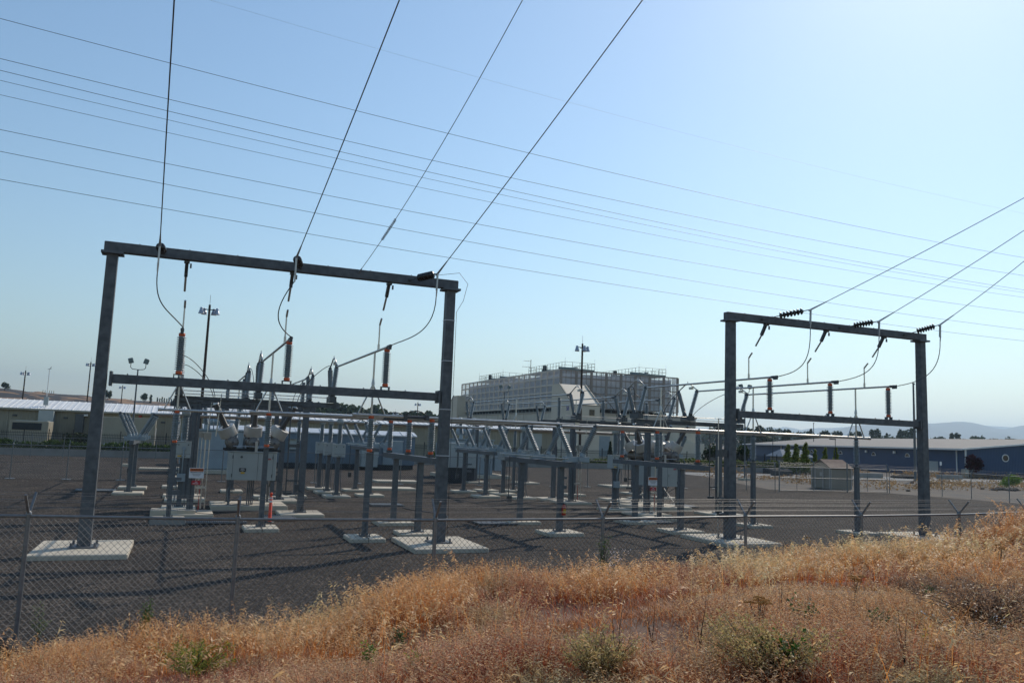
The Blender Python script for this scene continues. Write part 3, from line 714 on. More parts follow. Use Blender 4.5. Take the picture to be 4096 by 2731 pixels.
# (attach x, exit pixel x, exit pixel y, depth of that point, string end pixel)
lines = [('left', 'left', -1.08, (697, 0, 15.0), (643, 990, 24.9)), ('left', 'middle', 2.97, (1598, 0, 15.0), (1190, 1040, 24.9)), ('left', 'right', 6.56, (2571, 0, 15.0), (1703, 1105, 25.2)),
         ('right', 'left', 21.26, (4096, 792, 20.5), (3243, 1238, 25.0)), ('right', 'middle', 25.33, (4096, 922, 21.5), (3517, 1284, 25.0)), ('right', 'right', 29.0, (4096, 1045, 23), (3761, 1298, 25.0))]
for fr, n, ax, (ex, ey, Yd), (sx, sy, Ys) in lines:
    a = Vector((ax, 25.98, 8.83)); s = at(sx, sy, Ys); e = at(ex, ey, Yd)
    u = (s-a); s = a+u.normalized()*max(1.45, min(u.length, 2.2))
    string_of_bells(f'string of dark insulator discs at the {n} conductor of the {fr} frame', a, s, 7)
    conductor(f'thick conductor rising out of the photo from the {n} string of the {fr} frame', s, e, .05, .0145, 2.4)
    xs = PA if fr == 'left' else PB; i = PN.index(n); top = Vector((xs[i], 25.62, 6.53)); st = s+Vector((0, .03, -.72))
    if fr == 'left' and i == 0: top = Vector((xs[i]+.02, 26.1, 6.62))
    out = Vector((.75 if i == 2 and fr == 'left' else .35, -.9, 0)) if fr == 'left' else Vector((.2, -.9, 0))
    c1, c2 = st+Vector((0, 0, -1.3)), top+Vector((.25, -1.2, .15))
    if fr == 'left' and i == 0: c1, c2 = st+Vector((-.02, 0, -1.0)), top+Vector((-.55, -.25, .55))
    if fr == 'left' and i == 1: c1, c2 = st+Vector((-.55, 0, -.9)), top+Vector((-.62, -.2, .35))
    pts = bez(st, c1, c2, top)
    jumper('jumper_cable', f'curved hanging cable from the {n} string of the {fr} frame to its insulator', pts, .017, 'hanging jumpers at the frames')
# overhead ground wire with spiral damper
a = at(1437, 1088, 26.0); e = at(2091, 0, 15.0)
t = conductor('thin static wire with a twisted section, left of the right conductor of the left frame', a, e, .3, .010, 2.4, 'thin static wires', clamp_len=.25, hang=False)
m = MB(); pts = []
for i in range(90):
    u = .20+.11*i/90; p = (e-a)*u; p.z -= .3*4*u*(1-u); an = i*.9; pts.append(p+Vector((.035*math.cos(an), 0, .035*math.sin(an))))
m.path(pts, .009, 4).build('spiral_damper', M['wire'], t)
a = Vector((8.25, 26.1, 9.0)); jumper('ground_lead', 'thin loose loop of ground wire over the right end of the left frame', [(6.9, 26.1, 9.03), (7.6, 26.0, 9.12), (8.3, 25.9, 9.25), (8.62, 25.9, 8.9), (8.5, 25.95, 8.3), (8.28, 25.97, 7.9), (8.285, 25.97, 6), (8.29, 25.96, 3), (8.31, 25.95, .3)], .008)
t = thing('strap_bands', 'thin white bands around the right column of the left frame', 'cable bands', (8.08, 26.16, 0))
for z in (7.6, 6.2, 4.55, 3.0):
    wd = .386-.05*(z/8.71); MB().box((0, 0, z), (wd, wd, .02)).build('band', M['signw'], t)

# ------------------------------------------------------------------ crossing transmission wires
ow = [((0, 43), (2352, 592), .9, .012), ((0, 135), (2352, 633), .9, .012), ((0, 162), (2352, 666), .9, .012), ((0, 185), (2352, 672), .9, .010), ((0, 218), (2352, 683), .9, .010), ((0, 298), (2352, 718), .8, .012), ((0, 348), (2352, 757), .8, .012), ((0, 412), (2352, 783), .7, .012)]
onames = ['topmost', 'second from the top', 'third from the top', 'fourth from the top', 'fifth from the top', 'third from the bottom', 'second from the bottom', 'lowest']
for i, ((x0, y0), (x1, y1), sg, r) in enumerate(ow):
    s = 4096/2352; L = at(x0*s, y0*s, 48+i*.6); Rr = gnd(x1*s, y1*s, L.z)
    d = Rr-L; A = L-d*.25; B = Rr+d*.12; pts = []
    for k in range(41):
        u = k/40; p = A+(B-A)*u; uu = -.25+1.37*u; p.z += -sg*4*uu*(1-uu)*1.0; pts.append(p)
    tag(MB().path(pts, r*1.25, 5).build('overhead_wire', M['wire']), f'{onames[i]} of the eight thin wires crossing the sky', 'power line', 'thin wires crossing the sky')
s = 4096/2352; L = at(480*s, 0, 60); Rr = gnd(2352*s, 490*s, L.z); d = Rr-L
tag(MB().path([L-d*.3+d*1.5*k/20-Vector((0, 0, .9*4*max(0, (1.5*k/20-.3)*(1.3-1.5*k/20)))) for k in range(21)], .006, 4).build('overhead_wire', M['mesh']), 'faint hair-thin wire highest in the sky', 'power line', 'thin wires crossing the sky')

# ------------------------------------------------------------------ fences
def link_mesh(m, a, b, z0, z1, pitch, r):
    """two families of diagonal wires between post lines a-b (chain link)"""
    a = Vector(a); b = Vector(b); d = b-a; L = d.length; d /= L; h = z1-z0; nrm = Vector((-d.y, d.x, 0))
    n = int((L+h)/pitch)
    for s in (1, -1):
        for i in range(n+1):
            x = i*pitch-(h if s > 0 else 0)
            u0, u1 = (x, x+h) if s > 0 else (x, x-h)
            p0, p1 = (u0, z0), (u1, z1)
            def clip(p, q):
                (x0, y0), (x1, y1) = p, q
                t0, t1 = 0.0, 1.0; dx = x1-x0
                for lo, sgn in ((0, 1), (L, -1)):
                    f0 = (x0-lo)*sgn; f1 = (x1-lo)*sgn
                    if f0 < 0 and f1 < 0: return None
                    if f0 < 0: t0 = max(t0, f0/(f0-f1))
                    if f1 < 0: t1 = min(t1, f0/(f0-f1))
                return None if t0 >= t1 else ((x0+dx*t0, y0+(y1-y0)*t0), (x0+dx*t1, y0+(y1-y0)*t1))
            c = clip(p0, p1)
            if not c: continue
            (xa, ya), (xb, yb) = c
            A = a+d*xa+Vector((0, 0, ya)); B = a+d*xb+Vector((0, 0, yb)); dd = (B-A).normalized(); w1 = dd.cross(nrm)*r; w2 = nrm*r
            P = []
            for p in (A, B): P += [p+w1, p-w1*.5+w2*.87, p-w1*.5-w2*.87]
            m._add(P, [(0, 1, 4, 3), (1, 2, 5, 4), (2, 0, 3, 5)])
def fence_line(label, pts, h=2.1, pitch=.07, wr=.0022, barb=True, zb=None, post_r=.035, arms='V', base=False, wires=3):
    t = thing('chain_link_fence', label, 'fence', (pts[0][0], pts[0][1], 0), group='chain-link fences'); o = Vector((pts[0][0], pts[0][1], 0))
    P = [Vector((x, y, 0))-o for x, y in pts]
    zb = zb or [0]*len(P)
    for i, p in enumerate(P):
        m = MB().tube(p+Vector((0, 0, -.1)), p+Vector((0, 0, h+.03)), post_r, 10).lathe(p+Vector((0, 0, h+.02)), p+Vector((0, 0, h+.09)), [(0, post_r*1.3), (.6, post_r*1.2), (1, .01)], 8)
        d = (P[min(i+1, len(P)-1)]-P[max(i-1, 0)]).normalized(); q = Vector((-d.y, d.x, 0))
        if arms:
            for s in ((-1, 1) if arms == 'V' else (1,)):
                m.beam(p+Vector((0, 0, h+.02)), p+q*s*.27+Vector((0, 0, h+.36)), .035, .03)
        if base: m.tube(p, p+Vector((0, 0, .035)), .28, 12)
        m.build('post', M['fence'], t)
    m = MB()
    for a, b in zip(P, P[1:]): m.tube(a+Vector((0, 0, h)), b+Vector((0, 0, h)), .024, 8)
    m.build('top_rail', M['fence'], t)
    m = MB()
    for a, b in zip(P, P[1:]): link_mesh(m, a, b, .03, h, pitch, wr)
    m.build('chain_link', M['mesh'], t)
    if barb:
        m = MB()
        for a, b in zip(P, P[1:]):
            d = (b-a).normalized(); q = Vector((-d.y, d.x, 0)); L = (b-a).length
            for s in ((-1, 1) if arms == 'V' else (1,)):
                for k in range(wires):
                    u = .35+.32*k*3/wires; off = q*s*.27*u+Vector((0, 0, .02+.34*u+h))
                    m.tube(a+off, b+off, .0028, 4)
                    if wr < .004:
                        nb = int(L/.13)
                        for j in range(nb):
                            c = a+off+d*(j+.5)*.13; r_ = Vector((random.uniform(-.3, .3), random.uniform(-.5, .5), 1)).normalized()*.016
                            m.tube(c-r_, c+r_, .002, 3)
        m.build('barbed_wire', M['mesh'], t)
    return t
fp = [(-6.2, 15.5), (-2.32, 15.14), (.87, 14.57), (4.31, 14.37), (7.86, 14.48), (11.74, 14.94), (15.24, 15.03), (18.99, 15.4), (22.6, 16.1), (26.2, 16.6)]
fence_line('chain-link fence in the foreground with top rail and V-shaped barbed wire arms', fp, 2.1, .105, .0036)
rf = [(-22.6+3.16*i, 59.6) for i in range(22)]
fence_line('rear chain-link fence of the gravel yard with pale top rail', rf[:22], 2.15, .16, .0045, True, arms='S', base=True, wires=2)
fence_line('rear chain-link fence stretch left of the double gate', [(44.0, 59.3), (46.2, 58.4), (48.4, 57.3)], 2.15, .16, .0045, True, arms='V', wires=2)
fence_line('yard fence on the right, running from the gate towards the dry bank', [(61.0, 56.6), (64.5, 53.9), (65.2, 51.5), (64.2, 47.2), (64.0, 44.4), (62.0, 39), (60.0, 34)], 2.15, .18, .0045, True, arms='V', wires=2)
fence_line('farther chain-link fence along the pale road', [(64.0+1.5*i, 80.0-2.5*i) for i in range(5)], 2.1, .2, .005, False, arms=None)
fence_line('chain-link fence near the block wall at the far left', [(-46+2.9*i, 92.5+.16*i) for i in range(24)], 2.1, .22, .005, True, arms='V', wires=2)
# double gate
t = thing('double_gate', 'wide two-leaf chain-link gate with three rails in front of the tan shed', 'gate', (48.6, 57.0, 0))
gx = [0, 4.1, 8.0, 12.6]
for i, x in enumerate(gx):
    r = .055 if i in (0, 2) else .04
    MB().tube((x, .3*math.sin(i), 0), (x, .3*math.sin(i), 2.6), r, 10).lathe((x, .3*math.sin(i), 2.58), (x, .3*math.sin(i), 2.7), [(0, r*1.2), (1, .01)], 8).build('gate_post', M['fence'], t)
for i in range(3):
    a = Vector((gx[i], .3*math.sin(i), 0)); b = Vector((gx[i+1], .3*math.sin(i+1), 0)); m = MB()
    for z in (.12, 1.2, 2.15): m.tube(a+Vector((0, 0, z)), b+Vector((0, 0, z)), .028, 8)
    c = (a+b)/2; m.tube(c+Vector((0, 0, .12)), c+Vector((0, 0, 2.15)), .022, 8)
    for z in (2.3, 2.42, 2.54): m.tube(a+Vector((0, 0, z)), b+Vector((0, 0, z)), .006, 4)
    lf = m.build('gate_leaf', M['fence'], t); m = MB(); link_mesh(m, a, b, .12, 2.15, .18, .0045); m.build('chain_link', M['mesh'], lf)
# black iron fence behind the hedge
t = thing('iron_fence', 'tall black iron picket fence behind the low block wall', 'fence', (-62, 103, 0))
m = MB(); m2 = MB(); m3 = MB()
for z in (.75, 2.15, 2.42): m.box((76, 0, z), (152, .05, .05))
m.build('rail', M['black'], t)
for i in range(64): MB().box((i*2.41, 0, 1.6), (.09, .09, 2.6)).build('post', M['black'], t)
for i in range(900):
    x = .08+i*.1688; m3.box((x, 0, 1.66), (.028, .028, 1.95))
m3.build('pickets', M['black'], t)
t = thing('block_wall', 'long low grey concrete block wall behind the yard', 'wall', (-62, 101.6, 0))
m = MB(); m.box((76, 0, .33), (152, .35, .72))
m.build('wall', M['wall'], t); m = MB(); m.box((76, 0, .73), (152.1, .42, .07)); m.build('coping', M['wall'], t)

# ------------------------------------------------------------------ leaf clouds
def leaf_quads(C, size, colors, up=.3, jitter=.5, aspect=1.0):
    n = len(C); nrm = rng.normal(size=(n, 3)); nrm[:, 2] += up; nrm /= np.linalg.norm(nrm, axis=1)[:, None]
    ref = rng.normal(size=(n, 3)); x = np.cross(nrm, ref); x /= np.linalg.norm(x, axis=1)[:, None]; y = np.cross(nrm, x)
    s = size*(1+jitter*(rng.random(n)-.5)*2)[:, None]
    P = np.stack([C-x*s*.5-y*s*.28*aspect, C+x*s*.06-y*s*.5*aspect, C+x*s*.5+y*s*.25*aspect, C-x*s*.1+y*s*.5*aspect], 1)
    return P.reshape(-1, 3), np.repeat(colors, 4, 0)
def np_mesh(name, V, nper, colors, m, smooth=False):
    n = len(V)//nper; me = bpy.data.meshes.new(name)
    me.vertices.add(len(V)); me.vertices.foreach_set('co', V.astype(np.float32).ravel())
    me.loops.add(len(V)); me.loops.foreach_set('vertex_index', np.arange(len(V), dtype=np.int32))
    me.polygons.add(n); me.polygons.foreach_set('loop_start', np.arange(n, dtype=np.int32)*nper)
    try: me.polygons.foreach_set('loop_total', np.full(n, nper, dtype=np.int32))
    except Exception: pass
    a = me.color_attributes.new('Col', 'FLOAT_COLOR', 'POINT')
    c = np.ones((len(V), 4), np.float32); c[:, :3] = colors; a.data.foreach_set('color', c.ravel())
    me.materials.append(m); me.update(); me.validate(); return me
def crown_mesh(name, lobes, n, size, ca, cb, up=.3):
    """leaf-clump cloud: lobes = (centre, radii, weight); leaves sit mostly near each lobe's skin, with gaps"""
    Wt = np.array([l[2] for l in lobes], float); Wt /= Wt.sum(); idx = rng.choice(len(lobes), n, p=Wt)
    c = np.array([l[0] for l in lobes], float)[idx]; r = np.array([l[1] for l in lobes], float)[idx]
    d = rng.normal(size=(n, 3)); d /= np.linalg.norm(d, axis=1)[:, None]; rad = rng.random(n)**.45
    # clumping
    k = 26; cl = rng.normal(size=(k, 3)); cl /= np.linalg.norm(cl, axis=1)[:, None]; near = (d@cl.T).max(1); rad *= np.where(near > .9, 1.12, .9)
    C = c+d*rad[:, None]*r
    tone = rng.random(n)[:, None]*.6+.4*(np.sin(C[:, :1]*2.1/size*.3+C[:, 2:3]*1.3)*.5+.5)
    colr = np.array(ca)*(1-tone)+np.array(cb)*tone
    V, cc = leaf_quads(C, size, colr, up); return np_mesh(name, V, 4, cc, M['leaf'])
def trunk_mesh(h, r, limbs=4, spread=1.0, name='trunk'):
    m = MB(); m.path([(0, 0, -.1), (.02*h, 0, h*.3), (-.01*h, .01*h, h*.62), (0, 0, h)], [r, r*.8, r*.5, r*.15], 7)
    for i in range(limbs):
        a = i*2.4; z = h*(.35+.1*i % .5); m.path([(0, 0, z), (math.cos(a)*spread*.5, math.sin(a)*spread*.5, z+h*.12), (math.cos(a)*spread, math.sin(a)*spread, z+h*.3)], [r*.4, r*.25, r*.08], 5)
    return m.mesh(name, M['bark'])
G1, G2 = (.028, .048, .014), (.085, .125, .035)
def mk(kind):
    if kind == 'poplar':   # narrow, unit height 10
        lob = [((random.uniform(-.25, .25), random.uniform(-.25, .25), 1.6+i*1.05), (1.0-.07*abs(i-3), 1.0-.07*abs(i-3), 1.0), 1) for i in range(8)]
        return crown_mesh('crown', lob, 900, .42, (.018, .034, .018), (.05, .075, .03)), trunk_mesh(7, .2, 2, .5)
    if kind == 'round':
        lob = [((random.uniform(-2.2, 2.2), random.uniform(-2.2, 2.2), random.uniform(3.2, 6.8)), (random.uniform(1.3, 2.2),)*3, 1) for i in range(9)]
        return crown_mesh('crown', lob, 1300, .6, (.016, .032, .018), (.05, .075, .03)), trunk_mesh(6, .3, 5, 1.8)
    if kind == 'conifer':
        lob = [((0, 0, 1.2+i*1.0), (1.9-.2*i, 1.9-.2*i, .7), 1.6-.15*i) for i in range(9)]
        return crown_mesh('crown', lob, 1000, .5, (.014, .028, .018), (.04, .06, .03)), trunk_mesh(9, .2, 0)
    if kind == 'columnar':  # young hedge tree, unit height 5
        lob = [((random.uniform(-.1, .1), random.uniform(-.1, .1), .6+i*.58), (.72-.078*i, .72-.078*i, .5), 1.4-.12*i) for i in range(8)]
        return crown_mesh('crown', lob, 1700, .2, (.075, .11, .015), (.24, .27, .05)), trunk_mesh(3.5, .07, 2, .3)
TM = {k: [mk(k) for _ in range(2)] for k in ('poplar', 'round', 'conifer', 'columnar')}
def tree(kind, x, y, s, label, group, name='distant_tree', sx=1.0, z=0, cat='tree'):
    cm, tm = random.choice(TM[kind]); t = thing(name, label, cat, (x, y, z), random.uniform(0, 6.28), group)
    t.scale = (s*sx, s*sx, s); place('crown', cm, t); place('trunk', tm, t); return t

# hedge behind the wall at left, and bushes
def hedge(label, x0, x1, y, z0, z1, d, n, ca=(.03, .06, .012), cb=(.10, .15, .03)):
    C = np.stack([rng.uniform(x0, x1, n), y+rng.uniform(-d/2, d/2, n), z0+(z1-z0)*rng.random(n)**.7*(1+.12*np.sin(rng.uniform(0, 6, n)))], 1)
    C[:, 2] += .15*np.sin(C[:, 0]*.9)+.08*np.sin(C[:, 0]*3.1)
    tone = rng.random((n, 1)); V, cc = leaf_quads(C, .28, np.array(ca)*(1-tone)+np.array(cb)*tone)
    o = bpy.data.objects.new('hedge', np_mesh('hedge', V, 4, cc, M['leaf'])); col.objects.link(o)
    return tag(o, label, 'hedge')
hedge('clipped dark green hedge on top of the low block wall at far left', -40, 3, 102.6, .3, 1.45, 1.3, 9000)
hedge('strip of bright green shrubs behind the wall in front of the tan building', 30, 62, 102.6, .3, 1.3, 1.3, 5000, (.05, .08, .012), (.16, .20, .035))
hedge('strip of leafy green shrubs behind the wall left of the columnar trees', 66, 92, 102.7, .3, 1.6, 1.6, 5000, (.04, .075, .012), (.15, .19, .04))
for i, (px, py, h, lb) in enumerate([(283, 1800, 3.6, 'loose dark shrub left of the pipe rack, behind the iron fence'), (345, 1800, 3.4, 'loose dark shrub beside the left frame column, behind the iron fence'), (2440, 1850, 3.6, 'small dark conifer shrub in front of the tan building'), (2850, 1830, 4.4, 'rounded green tree at the right end of the tan building'), (2965, 1840, 4.6, 'rounded green tree in front of the blue building, at its left end')]):
    p = at(px, py, 106); tree('conifer' if i == 2 else 'round', p.x, 106, h/9.0*(.8 if i < 2 else 1), lb, None, 'shrub', 1.0, cat='shrub')

# ------------------------------------------------------------------ long tan metal building with pale roof
t = thing('metal_building', 'long low tan metal building with a pale ribbed roof behind the yard', 'building', (0, 120, 0))
MB().box((-2.5, 7, 2.66), (118, 14, 5.32)).build('wall', M['olive'], t)
rm = MB(); rm.extrude([(-62, -.5, 5.34), (-62, 7, 6.62), (-62, 14.5, 5.34), (-62, 14.5, 5.24), (-62, 7, 6.5), (-62, -.5, 5.22)], (119, 0, 0)); ro = rm.build('roof', M['roofmetal'], t)
m = MB()
for i in range(150): m.beam((-61.8+i*.79, -.5, 5.37), (-61.8+i*.79, 7, 6.65), .07, .06)
m.build('roof_rib', M['roofmetal'], ro)
MB().box((-2.5, -.56, 5.2), (119, .12, .2)).build('gutter', M['olive_plain'], t)
def wbox(name, p0, p1, Y, dep, mt, parent=t, org=(0, 120, 0)):
    a = at(p0[0], p0[1], Y); b = at(p1[0], p1[1], Y); o = Vector(org)
    c = (a+b)/2-o; return MB().box((c.x, c.y+dep/2, max(c.z, abs(a.z-b.z)/2 if name == 'annex' else c.z)), (abs(a.x-b.x), dep, abs(a.z-b.z)), bev=.03).build(name, mt, parent)
def zl(x, y): return (x/2.6133, 1500+y/2.6133)
for p in [(150, 418), (685, 447), (1705, 493)]:
    wbox('wall_lamp', zl(p[0]-20, p[1]-10), zl(p[0]+20, p[1]+10), 119.8, .25, M['hardware'])
wbox('duct', zl(405, 370), zl(530, 690), 118.5, 1.5, M['cab'])
wbox('vent_rack', zl(790, 405), zl(860, 600), 118.8, 1.2, M['hardware']); wbox('vent_duct', zl(865, 408), zl(915, 430), 118.8, 1.2, M['lampmetal'])
wbox('red_vent', zl(1450, 418), zl(1480, 442), 119.85, .2, M['redpaint'])
for px in (70, 630, 1320, 1735): a = at(*zl(px, 500), 119.9); MB().box((a.x, -.04, 2.6), (.12, .08, 5.1)).build('downspout', M['olive_plain'], t)
wbox('roller_door', (2080, 1730), (2165, 1835), 119.9, .14, M['cab'])
def box_thing(name, label, cat, p0, p1, Y, dep, mt, z0=0.0, extra=None):
    a = at(p0[0], p0[1], Y); b = at(p1[0], p1[1], Y); x0, x1 = sorted((a.x, b.x)); z1 = max(a.z, b.z)
    q = thing(name, label, cat, ((x0+x1)/2, Y, 0)); W_ = x1-x0
    MB().box((0, dep/2, (z1+z0)/2), (W_, dep, z1-z0), bev=.04).build('housing', mt, q); return q, W_, z1
q, W_, z1 = box_thing('equipment_housing', 'tan generator housing with a long black air slot, far left behind the iron fence', 'generator', zl(100, 470), zl(490, 690), 113.5, 4, M['olive_plain'])
MB().box((-.2, -.02, z1-.65), (W_*.74, .08, .85)).build('air_slot', M['dark'], q); MB().box((.2, 1.5, z1+.03), (W_*.8, 2.6, .06)).build('lid', M['cab'], q)
q, W_, z1 = box_thing('equipment_housing', 'large plain tan housing beside the left frame column', 'generator', zl(1075, 432), zl(1610, 720), 113.5, 3.2, M['olive_plain'])
m = MB()
for x in (-.33, 0, .33): m.box((W_*x, -.005, z1/2), (.03, .02, z1*.92))
m.build('door_seam', M['mail'], q); m = MB()
for x in (-.42, .36): m.box((W_*x, -.02, 1.1), (.25, .02, .35))
m.build('hazard_label', M['signw'], q)
MB().box((W_/2+.04, 1.4, 2.6), (.05, .9, 1.6)).build('side_vent', M['white'], q)
# roof mast with weather vane
a = at(*zl(476, 340), 121.5); t = thing('weather_mast', 'thin white weather mast with a wind vane on the pale roof at far left', 'mast', (a.x, 121.5, 5.5))
MB().tube((0, 0, 0), (0, 0, 5.1), .05, 8).build('mast', M['white'], t); MB().box((0, -.1, .9), (.55, .3, 1.1)).build('box', M['cab'], t)
m = MB().beam((0, 0, 5.1), (.2, 0, 5.45), .05, .05).beam((-.25, 0, 5.1), (.25, 0, 5.2), .04, .04)
for i in range(6): m.tube((-.5+i*.25, 0, 1.9), (-.5+i*.25, 0, 2.3), .03, 6)
m.tube((-.6, 0, 1.9), (.8, 0, 1.9), .02, 6); m.build('wind_vane', M['hardware'], t)

# ------------------------------------------------------------------ control hut
t = thing('control_hut', 'long low blue-grey metal control hut with a white roof in the yard', 'hut', (1.9, 84.5, 0))
Wd = 21.3
MB().box((Wd/2, 2.2, 2.05), (Wd, 4.4, 3.1)).build('wall', M['hut'], t)
rm = MB(); rm.extrude([(-.15, -.2, 3.62), (-.15, 1.2, 4.0), (-.15, 4.6, 4.06), (-.15, 4.6, 3.9), (-.15, 1.2, 3.88), (-.15, -.2, 3.5)], (Wd+.3, 0, 0)); ro = rm.build('roof', M['cream'], t)
m = MB()
for i in range(18): m.beam((.2+i*1.23, -.22, 3.64), (.2+i*1.23, 1.2, 4.04), .08, .07)
m.build('roof_seam', M['white'], ro)
MB().box((Wd/2, .15, .28), (Wd-.2, .2, .5)).build('skirt', M['dark'], t)
for x in (8.6,): MB().box((x, -.15, 2.35), (.9, .35, 1.0)).box((x, -.3, 2.9), (1.2, .6, .05)).build('wall_vent', M['cab'], t)
d = MB().box((18.9, -.05, 1.75), (2.1, .12, 2.5)).build('door', M['cab_blue'], t); MB().box((18.9, -.12, 3.02), (2.2, .12, .06)).build('door_lintel', M['white'], d)
MB().box((16.2, -.75, 2.05), (1.8, 1.3, 1.5), bev=.04).box((16.2, -.75, .8), (1.7, 1.1, 1.0)).build('air_unit', M['cab'], t)
m = MB()
for i in range(24): m.box((.4+i*.9, -.02, .42), (.06, .05, .3))
m.build('skirt_bracket', M['dark'], t)

# ------------------------------------------------------------------ power transformers and cabinets at the rear
def transformer(label, x, y):
    t = thing('power_transformer', label, 'transformer', (x, y, 0), group='big transformers at the rear')
    footing(t, 0, 0, 6.4, 4.6, .3); MB().box((0, 0, 1.9), (3.6, 2.4, 3.1), bev=.05).box((0, 0, 3.5), (3.8, 2.6, .1)).build('tank', M['cab_blue'], t)
    for s in (-1, 1):
        m = MB()
        for i in range(12): m.box((s*2.5, -1.3+i*.24, 1.9), (1.1, .06, 2.4))
        m.tube((s*2.5, -1.35, 3.0), (s*2.5, 1.4, 3.0), .09, 8); m.build('radiator', M['cab_blue'], t)
    MB().lathe((-1.3, .6, 4.2), (1.3, .6, 4.2), [(0, .05), (.02, .33), (.98, .33), (1, .05)], 16).box((-.9, .6, 3.75), (.12, .3, .5)).box((.9, .6, 3.75), (.12, .3, .5)).build('conservator', M['cab_blue'], t)
    for i, px in enumerate((-1.2, 0, 1.2)):
        o = MB().tube((px, -.5, 3.5), (px, -.5, 3.95), .16, 12).build('bushing_base', M['cab_blue'], t); k = place('insulator', ME_hv, o, (px, -.5, 3.95), Q((0, 0, 0), (px*.12, -.1, 1))); k.scale = (1.9, 1.9, 1.35)
    m = MB()
    for i in range(6): m.path([(-.9+i*.3, -1.0, 3.5), (-.95+i*.3, -1.1, 4.2), (-1.0+i*.32, -1.05, 4.6)], .05)
    m.build('riser_pipe', M['lampmetal'], t)
transformer('big blue-grey transformer with fins far behind the left breaker', 2.9, 72.0)
transformer('big blue-grey transformer with fins far behind the right bay', 25.2, 72.0)
def cabinet(label, x, y, w_, h_, n):
    t = thing('switchgear_cabinet', label, 'cabinet', (x, y, 0), group='switchgear cabinets at the rear')
    MB().box((0, 0, .6), (w_*.96, 1.4, 1.2)).build('skirt', M['dark'], t)
    b = MB().box((0, 0, 1.2+(h_-1.2)/2), (w_, 1.6, h_-1.2), bev=.03).build('housing', M['cab'], t); m = MB()
    for i in range(1, n): m.box((-w_/2+i*w_/n, -.81, 1.2+(h_-1.2)/2), (.05, .02, h_-1.3))
    m.build('door_seam', M['dark'], b)
cabinet('pale cabinet with two dark seams seen right of the centre column', 21.3, 63.6, 2.4, 3.2, 3)

# distant plain posts and slabs in the rear bays
def slab(label, x, y, w_, d_): tag(pad(MB(), x, y, w_, d_, .15).build('concrete_slab', M['concrete']), label, 'concrete slab', 'empty concrete slabs in the yard')
for lb, x, y, w_, d_ in (('empty pale slab on the gravel right of the row of three box transformers', 13.2, 53.5, 3.0, 1.8), ('low pale slab behind the front V switch stand', 15.6, 62.0, 3.4, 2.0), ('thin pale slab at the rear left of the hut', -2.0, 75, 2.4, 1.4), ('pale slab at the rear right bay', 34.5, 60.2, 3.2, 2.0)): slab(lb, x, y, w_, d_)

# ------------------------------------------------------------------ cooling building "5B"
t = thing('cooling_building', 'large tan building with grey louvered cooling towers on top and sloping intake hoods', 'building', (72, 150, 0))
X = 72; Yb = 150
MB().box((16.5, 36, 4.95), (33, 72, 9.9)).build('wall', M['tan_y'], t)
m = MB()
for i in range(9): m.box((-.03, 4+i*8, 5), (.06, .12, 9.6))
m.box((-.02, 36, 9.8), (.3, 72.3, .28)).box((16.5, -.02, 9.8), (33.4, .3, .28)); m.build('panel_joint', M['mail'], t)
# dark gap with steelwork under the towers
m = MB().box((17, 38, 10.4), (27, 60, 1.1)); m.build('dark_plenum', M['dark'], t)
m = MB()
for i in range(30):
    y = 5.5+i*2.25; m.box((2.1, y, 10.45), (.12, .12, 1.3)); m.beam((2.1, y, 9.95), (2.1, y+1.1, 11), .06, .06)
for i in range(13): m.box((3+i*2.3, 5.1, 10.45), (.12, .12, 1.3))
m.build('steel_frame', M['green_steel'], t)
# screen
sx0, sx1, sy0, sy1, sz0, sz1 = 2, 31.4, 5, 70.5, 11.05, 18.9
core = MB().box(((sx0+sx1)/2+.4, (sy0+sy1)/2, (sz0+sz1)/2-.2), (sx1-sx0-2.2, sy1-sy0-3.0, sz1-sz0-.8)).build('tower_core', mat('tower_core_blue', (.24, .26, .29), .7), t)
lv = MB(); fr = MB()
nz = 40
for k in range(nz):
    z = sz0+.1+(sz1-sz0-.2)*k/(nz-1)
    lv.box((sx0, (sy0+sy1)/2, z), (.16, sy1-sy0, .07)); lv.box(((sx0+sx1)/2, sy0, z), (sx1-sx0, .16, .07)); lv.box((sx1, (sy0+sy1)/2, z), (.16, sy1-sy0, .07))
lv.build('louvers', M['louver'], t)
fl = MB()
for r_ in range(6):
    z = sz0+(sz1-sz0)*r_/5
    hh = .24 if r_ in (0, 5) else .2
    fl.box((sx0-.12, (sy0+sy1)/2, z), (.24, sy1-sy0+.3, .34)); fr.box(((sx0+sx1)/2, sy0-.08, z), (sx1-sx0+.3, .2, hh))
for i in range(21):
    y = sy0+(sy1-sy0)*i/20; fl.box((sx0-.13, y, (sz0+sz1)/2), (.26, .36, sz1-sz0))
for i in range(9):
    x = sx0+(sx1-sx0)*i/8; fr.box((x, sy0-.1, (sz0+sz1)/2), (.55, .26, sz1-sz0))
    if i < 8:
        for q in (1, 2): fr.box((x+(sx1-sx0)/8*q/3, sy0-.02, (sz0+sz1)/2), (.12, .12, sz1-sz0))
fr.box((sx1, sy0, (sz0+sz1)/2-1), (.3, .3, sz1-sz0+2)); fr.build('screen_frame', M['louverframe'], t); fl.build('screen_frame', mat('lit_screen_frame', (.60, .53, .45), .6), t)  # left-face frame coloured lighter to stand for its lit edges; front one darker
